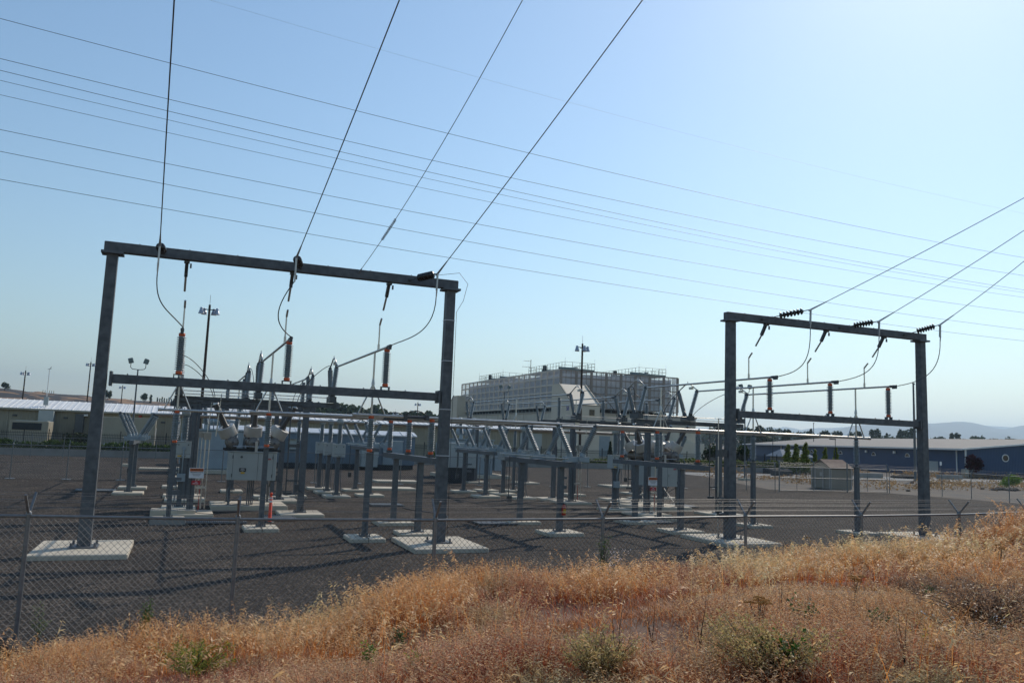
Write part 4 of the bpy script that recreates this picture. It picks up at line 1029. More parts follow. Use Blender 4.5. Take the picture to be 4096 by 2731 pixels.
# intake hoods
def hood(y0, sgn, name='intake_hood'):
    pr = [(y0+sgn*3.5, 8.0), (y0+sgn*3.5, 15.5), (y0, 15.5), (y0-sgn*6.6, 11.1), (y0-sgn*6.6, 0), (y0+sgn*3.5, 0)]
    if sgn < 0: pr = pr[::-1]
    h_ = MB().extrude([(-.5, p[0], p[1]) for p in pr], (6.1, 0, 0)).build(name, M['tan_plain'], t)
    m = MB()
    for xx in (-.5, 5.6): m.beam((xx, y0, 15.58), (xx, y0-sgn*6.7, 11.15), .22, .22)
    m.beam((-.6, y0-sgn*6.6, 11.05), (5.7, y0-sgn*6.6, 11.05), .2, .2); m.build('hood_edge', M['mail'], h_)
    return h_
h1 = hood(.4, 1)
MB().box((3.8, -6.25, 9.65), (1.1, .12, 1.15)).build('window', M['glass'], h1)
place('painted_number', text_mesh('painted_number', '5B', 1.15, mat('blue_lettering', (.03, .035, .22), .6), .004, .03), h1, (-.515, -3.9, 10.3), (Matrix.Rotation(R(-90), 4, 'Z')@Matrix.Rotation(R(90), 4, 'X')).to_quaternion())
m = MB().box((-.5, -.2, 7.2), (.5, .5, 1.3)); m.build('wall_lamp', M['hardware'], h1)
hood(70.6, -1)
# lower tan extension on the right, with door and arch-top recess
MB().box((26.5, -1.2, 2.15), (14, 2.6, 4.3)).build('annex', M['tan_plain'], t)
MB().box((9.5, -.04, 3.0), (4.0, .12, 4.2)).build('loading_door', M['cab_blue'], t)
MB().box((29.5, -.06, 5.6), (1.3, .14, 1.8)).tube((29.5, -.1, 6.5), (29.5, .02, 6.5), .65, 14).build('arched_recess', M['dark'], t)
# fan decks with railings
def deck(x0, y0, x1, y1, z0=19.0):
    o = MB().box(((x0+x1)/2, (y0+y1)/2, z0+.32), (x1-x0, y1-y0, .5)).build('fan_deck', M['green_steel'], t); m = MB(); c = []
    nxp, nyp = max(2, int((x1-x0)/1.5)), max(2, int((y1-y0)/1.5))
    for i in range(nxp+1):
        for y in (y0, y1): m.tube((x0+(x1-x0)*i/nxp, y, z0+.5), (x0+(x1-x0)*i/nxp, y, z0+1.95), .05, 5)
    for i in range(nyp+1):
        for x in (x0, x1): m.tube((x, y0+(y1-y0)*i/nyp, z0+.5), (x, y0+(y1-y0)*i/nyp, z0+1.95), .05, 5)
    for z in (z0+1.2, z0+1.95):
        for y in (y0, y1): m.tube((x0, y, z), (x1, y, z), .035, 5)
        for x in (x0, x1): m.tube((x, y0, z), (x, y1, z), .035, 5)
    for (x, y) in ((x0, y0), (x1, y0), (x0, y1), (x1, y1)): m.tube((x, y, z0+1.9), (x, y, z0+2.9), .02, 4)
    m.build('railing', M['green_steel'], o)
    cx = (x0+x1)/2
    for k in range(2):
        cyy = y0+(y1-y0)*(.27+.46*k); m = MB(); m.lathe((cx, cyy, z0+.55), (cx, cyy, z0+1.05), [(0, 2.6), (.6, 2.45), (1, 2.3)], 20).box((cx-1, cyy, z0+1.1), (3.2, .5, .35)).box((cx+1.4, cyy-.5, z0+1.15), (.7, .7, .5)).build('fan_stack', M['green_steel'], o)
    MB().box((x0+.6, (y0+y1)/2+2, z0+1.3), (.7, .7, 1.3)).build('ladder_cage', M['dark'], o)
deck(4.0, 7.2, 11.3, 27); deck(22.5, 7.0, 29.6, 27); deck(4.0, 44, 11.3, 62)
MB().tube((2.2, 21.8, 18.9), (2.2, 21.8, 22.4), .07, 6).tube((.4, 21.8, 22.0), (2.2, 21.8, 22.0), .04, 5).tube((.0, 21.8, 20.6), (2.2, 21.8, 20.6), .04, 5).build('antenna', M['dark'], t)

# ------------------------------------------------------------------ blue building on the right
c0 = Vector((127.5, 101.6, 0)); vv = Vector((16, 61, 0)).normalized(); uu = Vector((61, -16, 0)).normalized()
t = thing('blue_building', 'long dark blue metal building with a pale grey roof and white trim', 'building', c0, math.atan2(uu.y, uu.x))
Ld, Wg, He, Hr = 92, 46, 4.9, 7.2     # local x = gable direction, local y = long direction
MB().box((Wg/2, Ld/2, He/2), (Wg, Ld, He)).extrude([(0, .02, He), (Wg/2, .02, Hr), (Wg, .02, He)], (0, Ld-.04, 0)).build('wall', M['blue'], t)
MB().extrude([(-.9, -.5, He+.05), (Wg/2, -.5, Hr+.25), (Wg+.9, -.5, He+.05), (Wg+.9, -.5, He-.1), (Wg/2, -.5, Hr+.08), (-.9, -.5, He-.1)], (0, Ld+1, 0)).build('roof', M['greyroof'], t)
m = MB().box((-.95, Ld/2, He-.02), (.1, Ld+1, .3)).beam((-.9, -.56, He+.02), (Wg/2, -.56, Hr+.22), .1, .28).box((.0, -.03, He/2), (.3, .1, He)); m.build('trim', M['white'], t)
m = MB()
for y in (2.2, 34, 70): m.box((-.1, y, He/2), (.16, .16, He-.3))
m.build('downspout', M['white'], t)
def half_round(y, z, r):
    f = MB(); pts = [(-.03, y+r*math.cos(a*math.pi/10), z+r*math.sin(a*math.pi/10)) for a in range(11)]
    f.extrude(pts, (-.06, 0, 0)); o = f.build('window', M['white'], t)
    pts = [(-.1, y+r*.78*math.cos(a*math.pi/10), z+.1+r*.74*math.sin(a*math.pi/10)) for a in range(11)]
    MB().extrude(pts, (-.03, 0, 0)).build('pane', M['glass'], o)
for y in (16.5, 28, 41, 54, 66): half_round(y, 3.15, .75)
for x in (7.6, 13.4):
    o = MB().tube((x, -.02, 3.65), (x, -.12, 3.65), .66, 24).build('window', M['white'], t); MB().tube((x, -.1, 3.65), (x, -.15, 3.65), .52, 24).build('pane', M['glass'], o)
for y in (20.5, 30.5): MB().box((-.25, y, 4.0), (.3, .5, .45)).build('wall_lamp', M['white'], t)
MB().box((-.05, 9.5, 1.3), (.1, 4.2, 2.6)).build('loading_door', M['cab'], t)

# small white-roofed house between the road and the blue building
a = at(3095, 1810, 118); t = thing('small_house', 'small building with a bright white hipped roof behind the columnar trees', 'building', (a.x+2.6, 118, 0)); t.scale = (.50, .6, .86)
MB().box((4.5, 3, 1.5), (11.5, 5, 3.0)).build('wall', M['mail'], t)
MB().poly([(-2.2, -1, 2.9), (12.6, -1, 2.9), (12.6, 6.6, 2.9), (-2.2, 6.6, 2.9), (.6, 2.8, 4.35), (10.2, 2.8, 4.35), (-2.2, -1, 2.75), (12.6, -1, 2.75), (12.6, 6.6, 2.75), (-2.2, 6.6, 2.75)],
          [(0, 1, 5, 4), (1, 2, 5), (2, 3, 4, 5), (3, 0, 4), (6, 7, 1, 0), (7, 8, 2, 1), (8, 9, 3, 2), (9, 6, 0, 3), (9, 8, 7, 6)]).build('roof', mat('matte_white_roof', (.30, .31, .33), .95, 0, .05, 1, spec=.1), t)
MB().box((4.5, .42, 1.9), (9, .1, 1.1)).build('window_band', M['glass'], t)

# tan shed with gable roof
t = thing('garden_shed', 'small tan shed with a brown gable roof and framed door behind the gate', 'shed', (58.7, 64.1, 0), R(-90))
sw, sl = 2.55, 2.7
MB().box((sw/2, sl/2, 1.05), (sw, sl, 2.1)).extrude([(0, .01, 2.1), (sw/2, .01, 2.74), (sw, .01, 2.1)], (0, sl-.02, 0)).build('wall', M['shed'], t)
MB().extrude([(-.14, -.12, 2.06), (sw/2, -.12, 2.86), (sw+.14, -.12, 2.06), (sw+.14, -.12, 1.98), (sw/2, -.12, 2.76), (-.14, -.12, 1.98)], (0, sl+.24, 0)).build('roof', M['shingle'], t)
d = MB().box((1.1, -.03, 1.02), (1.0, .05, 1.85)).build('door', M['shed'], t)
m = MB()
for xx in (.58, 1.62): m.box((xx, -.05, 1.02), (.1, .06, 1.95))
m.box((1.1, -.05, 1.97), (1.14, .06, .1)).box((1.1, -.05, .95), (1.0, .06, .09)).box((1.36, -.06, 1.4), (.3, .02, .38)); m.build('door_trim', M['shedtrim'], d)
m = MB()
for xx in (.05, sw-.05): m.box((xx, -.03, 1.05), (.11, .06, 2.1))
m.box((sw+.03, sl-.05, 1.05), (.06, .1, 2.1)).box((sw+.03, .05, 1.05), (.06, .1, 2.1)); m.build('corner_trim', M['shedtrim'], t)

# ------------------------------------------------------------------ tall floodlight poles
def flood_pole(label, px, py, Y, nl, sc_=1.0, r=.2):
    a = at(px, py, Y); t = thing('floodlight_pole', label, 'light pole', (a.x, Y, 0), group='floodlight poles'); h = a.z
    MB().lathe((0, 0, -.1), (0, 0, h), [(0, r*sc_), (1, r*.62*sc_)], 10).build('pole', M['wood'], t)
    MB().tube((0, 0, h), (0, 0, h+1.1*sc_), .02*sc_, 4).build('lightning_rod', M['hardware'], t)
    MB().box((0, 0, h-.55*sc_), (1.7*sc_, .09, .09)).box((0, 0, h-.55*sc_), (.09, 1.3*sc_, .09)).build('cross_arm', M['dark'], t)
    for i in range(nl):
        xx = (-.82, .82, -.5, .5, 0)[i]*sc_; yy = (0, 0, .6, .6, -.65)[i]*sc_
        MB().lathe((xx, yy, h-.35*sc_), (xx, yy, h-1.05*sc_), [(0, .13*sc_), (.2, .2*sc_), (.4, .19*sc_), (.45, .22*sc_), (1, .33*sc_)], 14).build('floodlight', M['lampmetal'], t)
    return t
k_ = 4096/2352
flood_pole('tall dark floodlight pole with four lamps, inside the outline of the left frame', 482*k_, 700*k_, 95, 4)
flood_pole('tall dark floodlight pole in front of the louvered building', 1338*k_, 789*k_, 99, 5)
flood_pole('distant floodlight pole at the far left above the hillside', 59*k_, 851*k_, 255, 4, 1.15)
flood_pole('floodlight pole half hidden behind the left column of the left frame', 209*k_, 831*k_, 200, 4, .9)
flood_pole('small distant floodlight pole just right of the left column', 282*k_, 885*k_, 300, 4, 1.0)
flood_pole('small distant floodlight pole left of the centre column, above the trees', 960*k_, 924*k_, 330, 4, 1.3)
flood_pole('tiny distant floodlight pole above the trees', 908*k_, 945*k_, 480, 4, 1.6)
def twin_lamp(label, px, py, Y, h0=None):
    a = at(px, py, Y); t = thing('lamp_post', label, 'lamp post', (a.x, Y, 0), group='thin posts with two lamp heads'); h = a.z
    MB().box((0, 0, .1), (1.1, 1.1, .24)).build('footing', M['concrete'], t)
    MB().lathe((0, 0, .2), (0, 0, h), [(0, .10), (1, .06)], 10).build('pole', M['galv'], t)
    m = MB().path([(-.62, 0, h+.55), (-.62, 0, h+.15), (-.45, 0, h), (0, 0, h-.04), (.45, 0, h), (.62, 0, h+.15), (.62, 0, h+.55)], .035); m.build('bracket_arm', M['hardware'], t)
    for s in (-1, 1):
        MB().box((s*.64, -.05, h+.75), (.42, .4, .46), rot=Matrix.Rotation(R(15)*s, 3, 'Y'), bev=.05).build('lamp_head', M['green_steel'], t)
twin_lamp('thin post with two box lamp heads, right of the left column', 317*k_, 848*k_, 80)
twin_lamp('thin post with two box lamp heads in front of the louvered screen', 1159*k_, 900*k_, 108)
twin_lamp('thin post with two box lamp heads beside the left column of the right frame', 1711*k_, 902*k_, 77)
def plain_pole(label, p_top, Y, r, arm=0, mt='galv', h_base=0):
    a = at(p_top[0], p_top[1], Y); t = thing('slim_pole', label, 'pole', (a.x, Y, 0), group='slim poles near the blue building')
    MB().lathe((0, 0, 0), (0, 0, a.z), [(0, r), (1, r*.6)], 8).build('pole', M[mt], t)
    if arm: MB().box((arm/2, 0, a.z-.05), (abs(arm), .3, .16)).build('lamp_head', M['dark'], t)
    else: MB().box((.05, 0, a.z-.15), (.3, .2, .2)).build('pole_cap', M['hardware'], t)
plain_pole('slim grey pole rising just left of the rightmost frame column', (3653, 1531), 86, .2)
plain_pole('thin pole behind the lower beam of the right frame', (3254, 1690), 170, .12, 0, 'dark')
plain_pole('dark parking-lot lamp in front of the blue building, with a flat head', (3341, 1755), 100, .07, -1.1, 'dark')
plain_pole('dark parking-lot lamp at the left part of the blue building', (3091, 1743), 104, .07, 0, 'dark')
t = thing('road_sign', 'small white road sign on a thin post before the blue building', 'sign', at(3763, 1900, 98).to_2d().to_3d())
MB().tube((0, 0, 0), (0, 0, 2.3), .04, 6).build('post', M['galv'], t); MB().box((0, -.05, 2.35), (.42, .03, .62)).build('board', M['white'], t)
tag(MB().box((94.5, 91.2, .33), (4.6, .7, .75), bev=.05).build('concrete_barrier', M['wall']), 'grey concrete barrier beside the pale road, left of the rightmost column', 'barrier', 'concrete barriers by the road')
tag(MB().box((113.0, 93, .33), (5.0, .7, .75), bev=.05).build('concrete_barrier', M['wall']), 'grey concrete barrier beside the pale road, right of the rightmost column', 'barrier', 'concrete barriers by the road')
tag(MB().box((78.9, 92.0, .36), (3.2, .9, .75), bev=.05).build('concrete_barrier', M['dark']), 'dark barrier block beside the road, seen through the gate', 'barrier', 'concrete barriers by the road')
tag(MB().box((83.5, 98.4, .45), (4.2, 1.6, .8), bev=.15).build('stacked_material', M['dark']), 'dark heap of covered material against the low wall', 'pile')
# utility box and a parked car glint
t = thing('utility_box', 'pale utility box against the blue building corner', 'utility box', at(3860, 1895, 100.5).to_2d().to_3d())
MB().box((0, 0, .75), (.9, .8, 1.5), bev=.04).build('housing', M['mail'], t); MB().box((0, -.41, .8), (.7, .02, 1.2)).build('door', M['cab'], t)
p = at(2955, 1850, 109)
t = thing('parked_car', 'pale parked car half hidden by shrubs near the blue building', 'car', (p.x, 109, 0))
MB().extrude([(-2.2, -.85, .45), (2.2, -.85, .45), (2.25, -.85, .85), (1.3, -.85, .98), (.75, -.85, 1.42), (-1.1, -.85, 1.45), (-1.9, -.85, 1.0), (-2.25, -.85, .9)], (0, 1.7, 0)).build('body', mat('car_paint', (.55, .56, .58), .25, .5), t)
MB().extrude([(-1.6, -.87, 1.0), (1.05, -.87, 1.0), (.65, -.87, 1.36), (-1.05, -.87, 1.38)], (0, 1.74, 0)).build('window', M['glass'], t)
for x in (-1.35, 1.35):
    for y in (-.85, .85): MB().tube((x, y-.1, .33), (x, y+.1, .33), .33, 16).build('wheel', M['black'], t)

# ------------------------------------------------------------------ trees
kz = lambda x, y: (2750+x/3.92, 1650+y/3.92)
for i, (x, yt, yb) in enumerate([(1570, 490, 770), (1705, 480, 780), (1845, 455, 770), (2000, 565, 770), (2155, 540, 775), (2325, 530, 775)]):
    top = at(*kz(x, yt), 100.3); tree('columnar', top.x, 100.3, top.z/5.15, f'{["leftmost","second","third","fourth","fifth","rightmost"][i]} of six small columnar yellow-green trees behind the low wall', 'row of columnar trees behind the wall', 'columnar_tree', 1.5 if i < 3 else 1.3)
a = at(3196+1820/2.6133, 1500+800/2.6133, 100)
lob = [((random.uniform(-1.5, 1.5), random.uniform(-1, 1), random.uniform(1.9, 4.0)), (.95, .95, .8), 1) for _ in range(9)]
t = thing('purple_leaf_tree', 'dark purple-leaved small tree in front of the blue gable wall', 'tree', (a.x, 100, 0)); s_ = a.z/4.9
t.scale = (s_, s_, s_); place('crown', crown_mesh('crown', lob, 1500, .3, (.022, .008, .014), (.075, .02, .03)), t); place('trunk', trunk_mesh(2.2, .12, 4, .8), t)
def skyline(px, py_top, Y, kind, lb, grp, sx=1.0):
    a = at(px, py_top, Y); H0 = {'poplar': 9.8, 'round': 8.3, 'conifer': 9.8}[kind]; tree(kind, a.x, Y, a.z/H0, lb, grp, 'distant_tree', sx)
ze = lambda x, y: (3196+x/2.6133, 1500+y/2.6133)
g_ = 'dark distant trees on the skyline behind the blue building'; lb_ = 'dark distant tree on the skyline behind the blue building roof'
for x, y, k, s in [(40, 580, 'round', .9), (125, 562, 'conifer', 1.2), (215, 600, 'round', .8), (250, 582, 'poplar', 1.4), (285, 577, 'poplar', 1.3), (320, 600, 'conifer', 1), (372, 585, 'poplar', 1.2), (405, 585, 'poplar', 1.2), (432, 592, 'poplar', 1), (500, 612, 'round', .8), (545, 595, 'poplar', 1.2), (605, 580, 'poplar', 1.2), (640, 590, 'poplar', 1),
                   (765, 568, 'poplar', 1.1), (805, 562, 'poplar', 1.7), (850, 625, 'round', .8), (918, 605, 'conifer', 1.1), (985, 630, 'round', 1.2), (1045, 615, 'poplar', 1.2), (1075, 572, 'poplar', 1.5), (1112, 578, 'poplar', 1.4), (1168, 558, 'poplar', 1.5), (1195, 570, 'poplar', 1), (1460, 640, 'round', 1.0), (1495, 635, 'round', .9), (1545, 650, 'round', .8), (1590, 608, 'poplar', 1), (1648, 603, 'poplar', 1.4), (1745, 640, 'round', 1.3), (1815, 637, 'poplar', 1.4), (1860, 640, 'poplar', 1.3), (1960, 642, 'round', 1.3), (2030, 655, 'round', 1.2), (2100, 650, 'round', 1.4)]:
    skyline(*ze(x, y), 520+random.uniform(-60, 60), k, lb_, g_, s)
for x, y, k, s in [(1110, 205, 'poplar', 1.6), (1140, 210, 'poplar', 1.4), (860, 250, 'poplar', 1.0), (945, 240, 'poplar', 1.0), (1530, 262, 'poplar', 1.3), (1595, 268, 'poplar', 1.2), (1290, 245, 'poplar', .5), (1150, 270, 'round', 1.6)]:
    skyline(*kz(x, y), 430, k, 'dark distant tree between the two columns of the right frame', 'dark distant trees seen through the right frame', s)
for x, y, k, s, lb in [(60, 66, 'round', 1.1, 'lone round tree on the hillside ridge at the far left'), (1135, 145, 'round', .75, 'lone dark tree on the ridge right of the left column'), (1515, 178, 'round', .8, 'tallest tree of the little ridge group left of the first insulators'), (1580, 200, 'poplar', 1.6, 'slim ridge tree beside the tallest of the little group'), (1372, 240, 'conifer', .8, 'tiny pointed tree on the ridge')]:
    a = at(*zl(x, y), 820); b = at(*zl(x, y+{66: 70, 145: 95, 178: 85, 200: 68, 240: 20}[y]), 820); H0 = {'poplar': 9.8, 'round': 8.3, 'conifer': 9.8}[k]
    tree(k, a.x, 820, (a.z-b.z)/H0*1.35, lb, None, 'ridge_tree', s, b.z-(a.z-b.z)*.42)
for i in range(14):
    x = 1650+i*24; a = at(*zl(x, 212+8*math.sin(i*2.2)+i*1.5), 900); b = at(*zl(x, 275), 900)
    tree('poplar', a.x, 900, (a.z-b.z)/9.8, 'one of the thin ridge trees in a row left of the first insulators', 'row of thin ridge trees', 'ridge_tree', 1.3, b.z-2)
# far-off wood in the middle distance
def wood(label, prof, Y, n, size, base_z):
    xs = np.array([at(px, py, Y).x for px, py in prof]); zs = np.array([at(px, py, Y).z for px, py in prof])
    x = rng.uniform(xs[0], xs[-1], n); ztop = np.interp(x, xs, zs); ztop = base_z+(ztop-base_z)*(1+.05*np.sin(x*.9)+.06*np.sin(x*.37+1)+.05*np.sin(x*2.1))
    z = base_z+(ztop-base_z)*rng.random(n)**.6; y = Y+rng.normal(size=n)*14*(1-(z-base_z)/(ztop-base_z+1)*.6)
    tone = np.clip(.5+.35*np.sin(x*.5+y*.2)+.3*rng.normal(size=n), 0, 1)[:, None]
    V, cc = leaf_quads(np.stack([x, y, z], 1), size, np.array((.016, .032, .016))*(1-tone)+np.array((.055, .085, .032))*tone)
    o = bpy.data.objects.new('far_wood', np_mesh('far_wood', V, 4, cc, M['leaf'])); col.objects.link(o); tag(o, label, 'wood', None, 'stuff')
z4 = lambda x, y: (600+x/2.6133, 1500+y/2.6133); z5 = lambda x, y: (1300+x/2.6133, 1600+y/2.6133)
wood('dark green far-off wood above the tan building, between the left frame columns', [z4(1560, 400), z4(1640, 350), z4(1700, 335), z4(1760, 325), z4(1850, 345), z4(1960, 325), z4(2010, 302), z4(2060, 335), z4(2150, 345), z4(2200, 350), z5(0, 85), z5(60, 70), z5(140, 65), z5(195, 45), z5(240, 80), z5(300, 92), z5(380, 100), z5(440, 110), z5(480, 118), z5(540, 95), z5(600, 105), z5(640, 145), z5(700, 160), z5(760, 155), z5(850, 148), z5(920, 145), z5(950, 165), z5(985, 132), z5(1020, 150), z5(1060, 145), z5(1100, 160), z5(1150, 175), z5(1270, 195)], 700, 16000, 3.0, 2)
wood('bluish green distant wood on the slope right of the tan building', [(2780, 1745), (2830, 1725), (2870, 1712), (2920, 1705), (2960, 1718), (3010, 1722), (3040, 1716), (3100, 1722), (3200, 1738), (3300, 1745)], 900, 5000, 3.4, 3)

# ------------------------------------------------------------------ hills
def ridge(name, prof, Y, depth, m, rough=1.0, n=220, rows=16, base=0, back=.6):
    P = [at(px, py, Y) for px, py in prof]; xs = [p.x for p in P]; zs = [p.z for p in P]; mb = MB(); V = []
    for j in range(rows+1):
        t = j/rows
        for i in range(n+1):
            x = xs[0]+(xs[-1]-xs[0])*i/n; zt = float(np.interp(x, xs, zs))
            if t <= .75:
                s = t/.75; y = Y-depth*(1-s); z = base+(zt-base)*(s**1.15) ; amp = rough*math.sin(s*math.pi)
                z += amp*(math.sin(x*.021*400/depth+j*.9)+.6*math.sin(x*.055*400/depth+j*2.1)+.4*math.sin(x*.13*400/depth-j))*(zt-base)*.06
            else:
                s = (t-.75)/.25; y = Y+depth*back*s; z = zt*(1-s)+base*s
            V.append((x*(y/Y*.35+.65), y, z))
    F = [(j*(n+1)+i, j*(n+1)+i+1, (j+1)*(n+1)+i+1, (j+1)*(n+1)+i) for j in range(rows) for i in range(n)]
    return structure(mb.poly(V, F, True).build(name, m))
ridge('mesa_hill', [(-700, 1540), (-200, 1545)]+[zl(x, y) for x, y in [(0, 135), (60, 140), (130, 148), (230, 160), (280, 172), (350, 176), (380, 170), (430, 172), (500, 187), (620, 197), (760, 206), (860, 208), (930, 216), (950, 224), (1090, 240), (1160, 240), (1240, 248), (1300, 246), (1360, 258), (1440, 268), (1520, 268), (1600, 275), (1800, 285), (2300, 300)]]+[(1250, 1650), (1700, 1690)], 860, 420, M['hill'], 1.0)
ridge('slope_hill', [(2600, 1760), (2700, 1740), (2790, 1722), (2860, 1728), (2960, 1745), (3100, 1775), (3300, 1800)], 1500, 500, M['hill'], .8, base=-2)
ridge('mountain', [(2300, 1745), (2700, 1712)]+[kz(x, y) for x, y in [(750, 225), (860, 228), (940, 250), (1010, 270), (1100, 262), (1200, 235), (1300, 222), (1400, 240), (1530, 220), (1640, 238), (1780, 270), (1900, 250), (2050, 238), (2200, 240), (2350, 235)]]+[(3450, 1702), (3560, 1698), (3700, 1692), (3900, 1700), (4096, 1710), (5200, 1700)], 11500, 3500, M['mount'], .5, n=300)
ridge('mountain_near', [(2900, 1790), (3250, 1760)]+[ze(x, y) for x, y in [(300, 600), (400, 575), (480, 550), (560, 528), (640, 518), (720, 516), (1000, 505), (1200, 500), (1400, 505), (1520, 496), (1640, 487), (1720, 486), (1800, 494), (1900, 515), (2000, 540), (2080, 556), (2160, 564), (2220, 550), (2290, 532), (2352, 524)]]+[(4400, 1690), (5200, 1650)], 8200, 2600, M['mount'], .6, n=300)

# ------------------------------------------------------------------ dry grass on the bank
def vnoise(x, y, f, seed):
    r_ = np.random.default_rng(seed); G = r_.random((64, 64)); X = x*f; Y = y*f
    xi = np.floor(X).astype(int); yi = np.floor(Y).astype(int); fx = X-xi; fy = Y-yi; fx = fx*fx*(3-2*fx); fy = fy*fy*(3-2*fy)
    g = lambda a, b: G[a % 64, b % 64]
    return (g(xi, yi)*(1-fx)+g(xi+1, yi)*fx)*(1-fy)+(g(xi, yi+1)*(1-fx)+g(xi+1, yi+1)*fx)*fy
def bz(x, y):
    e = np.interp(x, [-20, -1.5, 1, 2.1, 3.0, 5.2, 8, 12, 16, 18.5, 21.5, 27, 45], [.10, .32, .26, .32, .72, 1.04, 1.12, 1.02, 1.40, 1.98, 2.66, 3.1, 3.2])
    y0 = np.interp(x, [-20, -4, -1, 2, 6, 12, 45], [12.0, 12.6, 12.8, 13.2, 13.5, 13.6, 13.8]); T = np.interp(x, [-20, -3, 0, 8, 20, 45], [1.7, 1.9, 1.98, 2.05, 2.5, 3.0])
    wob = (.05*np.sin(1.7*x+.6*y)*np.sin(1.3*y-.5*x+1) + .035*np.sin(4.1*x+1)*np.sin(3.7*y) + .06*np.sin(.7*x-1.1*y))
    t2 = np.clip((y-y0)/1.7, 0, 1); A = e*(1-t2*t2*(3-2*t2)) - .02*t2 + wob*(1-t2)*.6
    t = np.clip((y0-y)/9.5, 0, 1); sM = t*t*(3-2*t)*.45+t*.55; B = e+(T-e)*sM+wob
    return np.where(y > y0, A, B), y0
def grass_patch(name, label, n, hfun, wid, colfun, seed, keep, head=0, lean=.35, ymin=2.2, power=1.0, clump=0.0, hs=1.0):
    r_ = np.random.default_rng(seed); m = int(n*2.4)
    d = 3.6+21.5*r_.random(m)**power; az = r_.uniform(-.20, 1.62, m)          # a fan of ground in front of the viewer
    x = -.14+d*np.sin(az); y = -.08+d*np.cos(az)
    if clump:
        k = 2400; cx = r_.uniform(-6, 28, k); cyy = r_.uniform(1.5, 14.8, k); ci = r_.integers(0, k, m//2)
        x[:m//2] = cx[ci]+r_.normal(size=m//2)*clump; y[:m//2] = cyy[ci]+r_.normal(size=m//2)*clump
    z, y0 = bz(x, y); ok = keep(x, y, y0, r_.random(m)) & (y > 1.2); x, y, z, y0 = x[ok][:n], y[ok][:n], z[ok][:n], y0[ok][:n]; n = len(x)
    h = hfun(x, y, y0, r_.random(n)); a = r_.uniform(0, 2*np.pi, n); ln = (lean*(.3+r_.random(n)))*h
    dist = np.hypot(x, y); wd = wid*(.75+.5*r_.random(n))*(1+dist*.07)
    dx, dy = np.cos(a)*ln, np.sin(a)*ln; wx, wy = -np.sin(a+r_.normal(size=n)*.6), np.cos(a+r_.normal(size=n)*.6)
    L = []; ts = [0, .38, .72, 1.0]
    for t in ts:
        L.append((x+dx*t**1.9, y+dy*t**1.9, z-.02+h*(t-.18*t**3*(ln/h))))
    V = []; C = []; c0 = colfun(x, y, y0, r_)
    for i in range(3):
        w0 = wd*(1-.25*i)*.5; w1 = wd*(1-.25*(i+1))*.5 if i < 2 else wd*.12
        a0, a1 = L[i], L[i+1]
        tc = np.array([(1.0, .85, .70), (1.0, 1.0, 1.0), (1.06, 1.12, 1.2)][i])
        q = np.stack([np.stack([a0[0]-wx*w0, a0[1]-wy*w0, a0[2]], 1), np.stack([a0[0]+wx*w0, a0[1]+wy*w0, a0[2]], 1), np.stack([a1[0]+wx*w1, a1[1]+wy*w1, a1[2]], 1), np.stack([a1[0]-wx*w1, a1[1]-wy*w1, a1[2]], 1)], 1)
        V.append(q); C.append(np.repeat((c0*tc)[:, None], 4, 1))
    if head:
        for j in range(head):
            t = .62+.4*j/head; px_ = x+dx*t**1.9; py_ = y+dy*t**1.9; pz = z-.02+h*(t-.18*t**3*(ln/h))
            aa = a+r_.normal(size=n)*.9; l_ = hs*(.016+.028*r_.random(n)); ex = px_+np.cos(aa)*l_; ey = py_+np.sin(aa)*l_; ez = pz+l_*r_.uniform(-.9, .5, n); ww = hs*wd*(.55+.4*r_.random(n))
            q = np.stack([np.stack([px_, py_, pz], 1), np.stack([(px_+ex)/2+wx*ww, (py_+ey)/2+wy*ww, (pz+ez)/2+.004], 1), np.stack([ex, ey, ez], 1), np.stack([(px_+ex)/2-wx*ww, (py_+ey)/2-wy*ww, (pz+ez)/2], 1)], 1)
            V.append(q); hc = np.clip(c0*.55+np.array([.50, .38, .22]), 0, .85); C.append(np.repeat(hc[:, None], 4, 1))
    V = np.concatenate([v.reshape(-1, 3) for v in V]); C = np.concatenate([c.reshape(-1, 3) for c in C])
    o = bpy.data.objects.new(name, np_mesh(name, V, 4, C, M['grass'])); col.objects.link(o); return tag(o, label, 'grass', None, 'stuff')
def mixc(a, b, t): return np.array(a)*(1-t[:, None])+np.array(b)*t[:, None]
def col_low(x, y, y0, r_):
    t = np.clip(vnoise(x, y, .45, 3)*2.0-.6+.2*r_.normal(size=len(x)), 0, 1); c = mixc((.48, .115, .05), (.70, .34, .13), t)
    g = np.clip(vnoise(x, y, 1.3, 13)*3-1.9, 0, 1)[:, None]; c = c*(1-g)+np.array((.30, .26, .10))*g
    return c*(.30+.95*r_.random((len(x), 1))**1.4)
def col_straw(x, y, y0, r_):
    t = np.clip(vnoise(x, y, .5, 5)*2.4-1.0+.25*r_.normal(size=len(x)), 0, 1); c = mixc((.80, .30, .06), (.85, .60, .28), t)
    return c*(.38+.8*r_.random((len(x), 1)))
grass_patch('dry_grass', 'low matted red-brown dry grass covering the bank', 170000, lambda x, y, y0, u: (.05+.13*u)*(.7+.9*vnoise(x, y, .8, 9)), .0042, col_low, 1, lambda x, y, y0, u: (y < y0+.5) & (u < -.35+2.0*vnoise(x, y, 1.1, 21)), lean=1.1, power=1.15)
grass_patch('cheat_grass', 'fine reddish cheatgrass in tufts on the bank', 120000, lambda x, y, y0, u: (.10+.18*u)*(.35+1.5*vnoise(x, y, .8, 8)), .0030, col_low, 2, lambda x, y, y0, u: (y < y0+.6) & (u < (vnoise(x, y, .8, 8)-.35)*3.2), head=5, lean=.6, power=1.1, clump=.10)
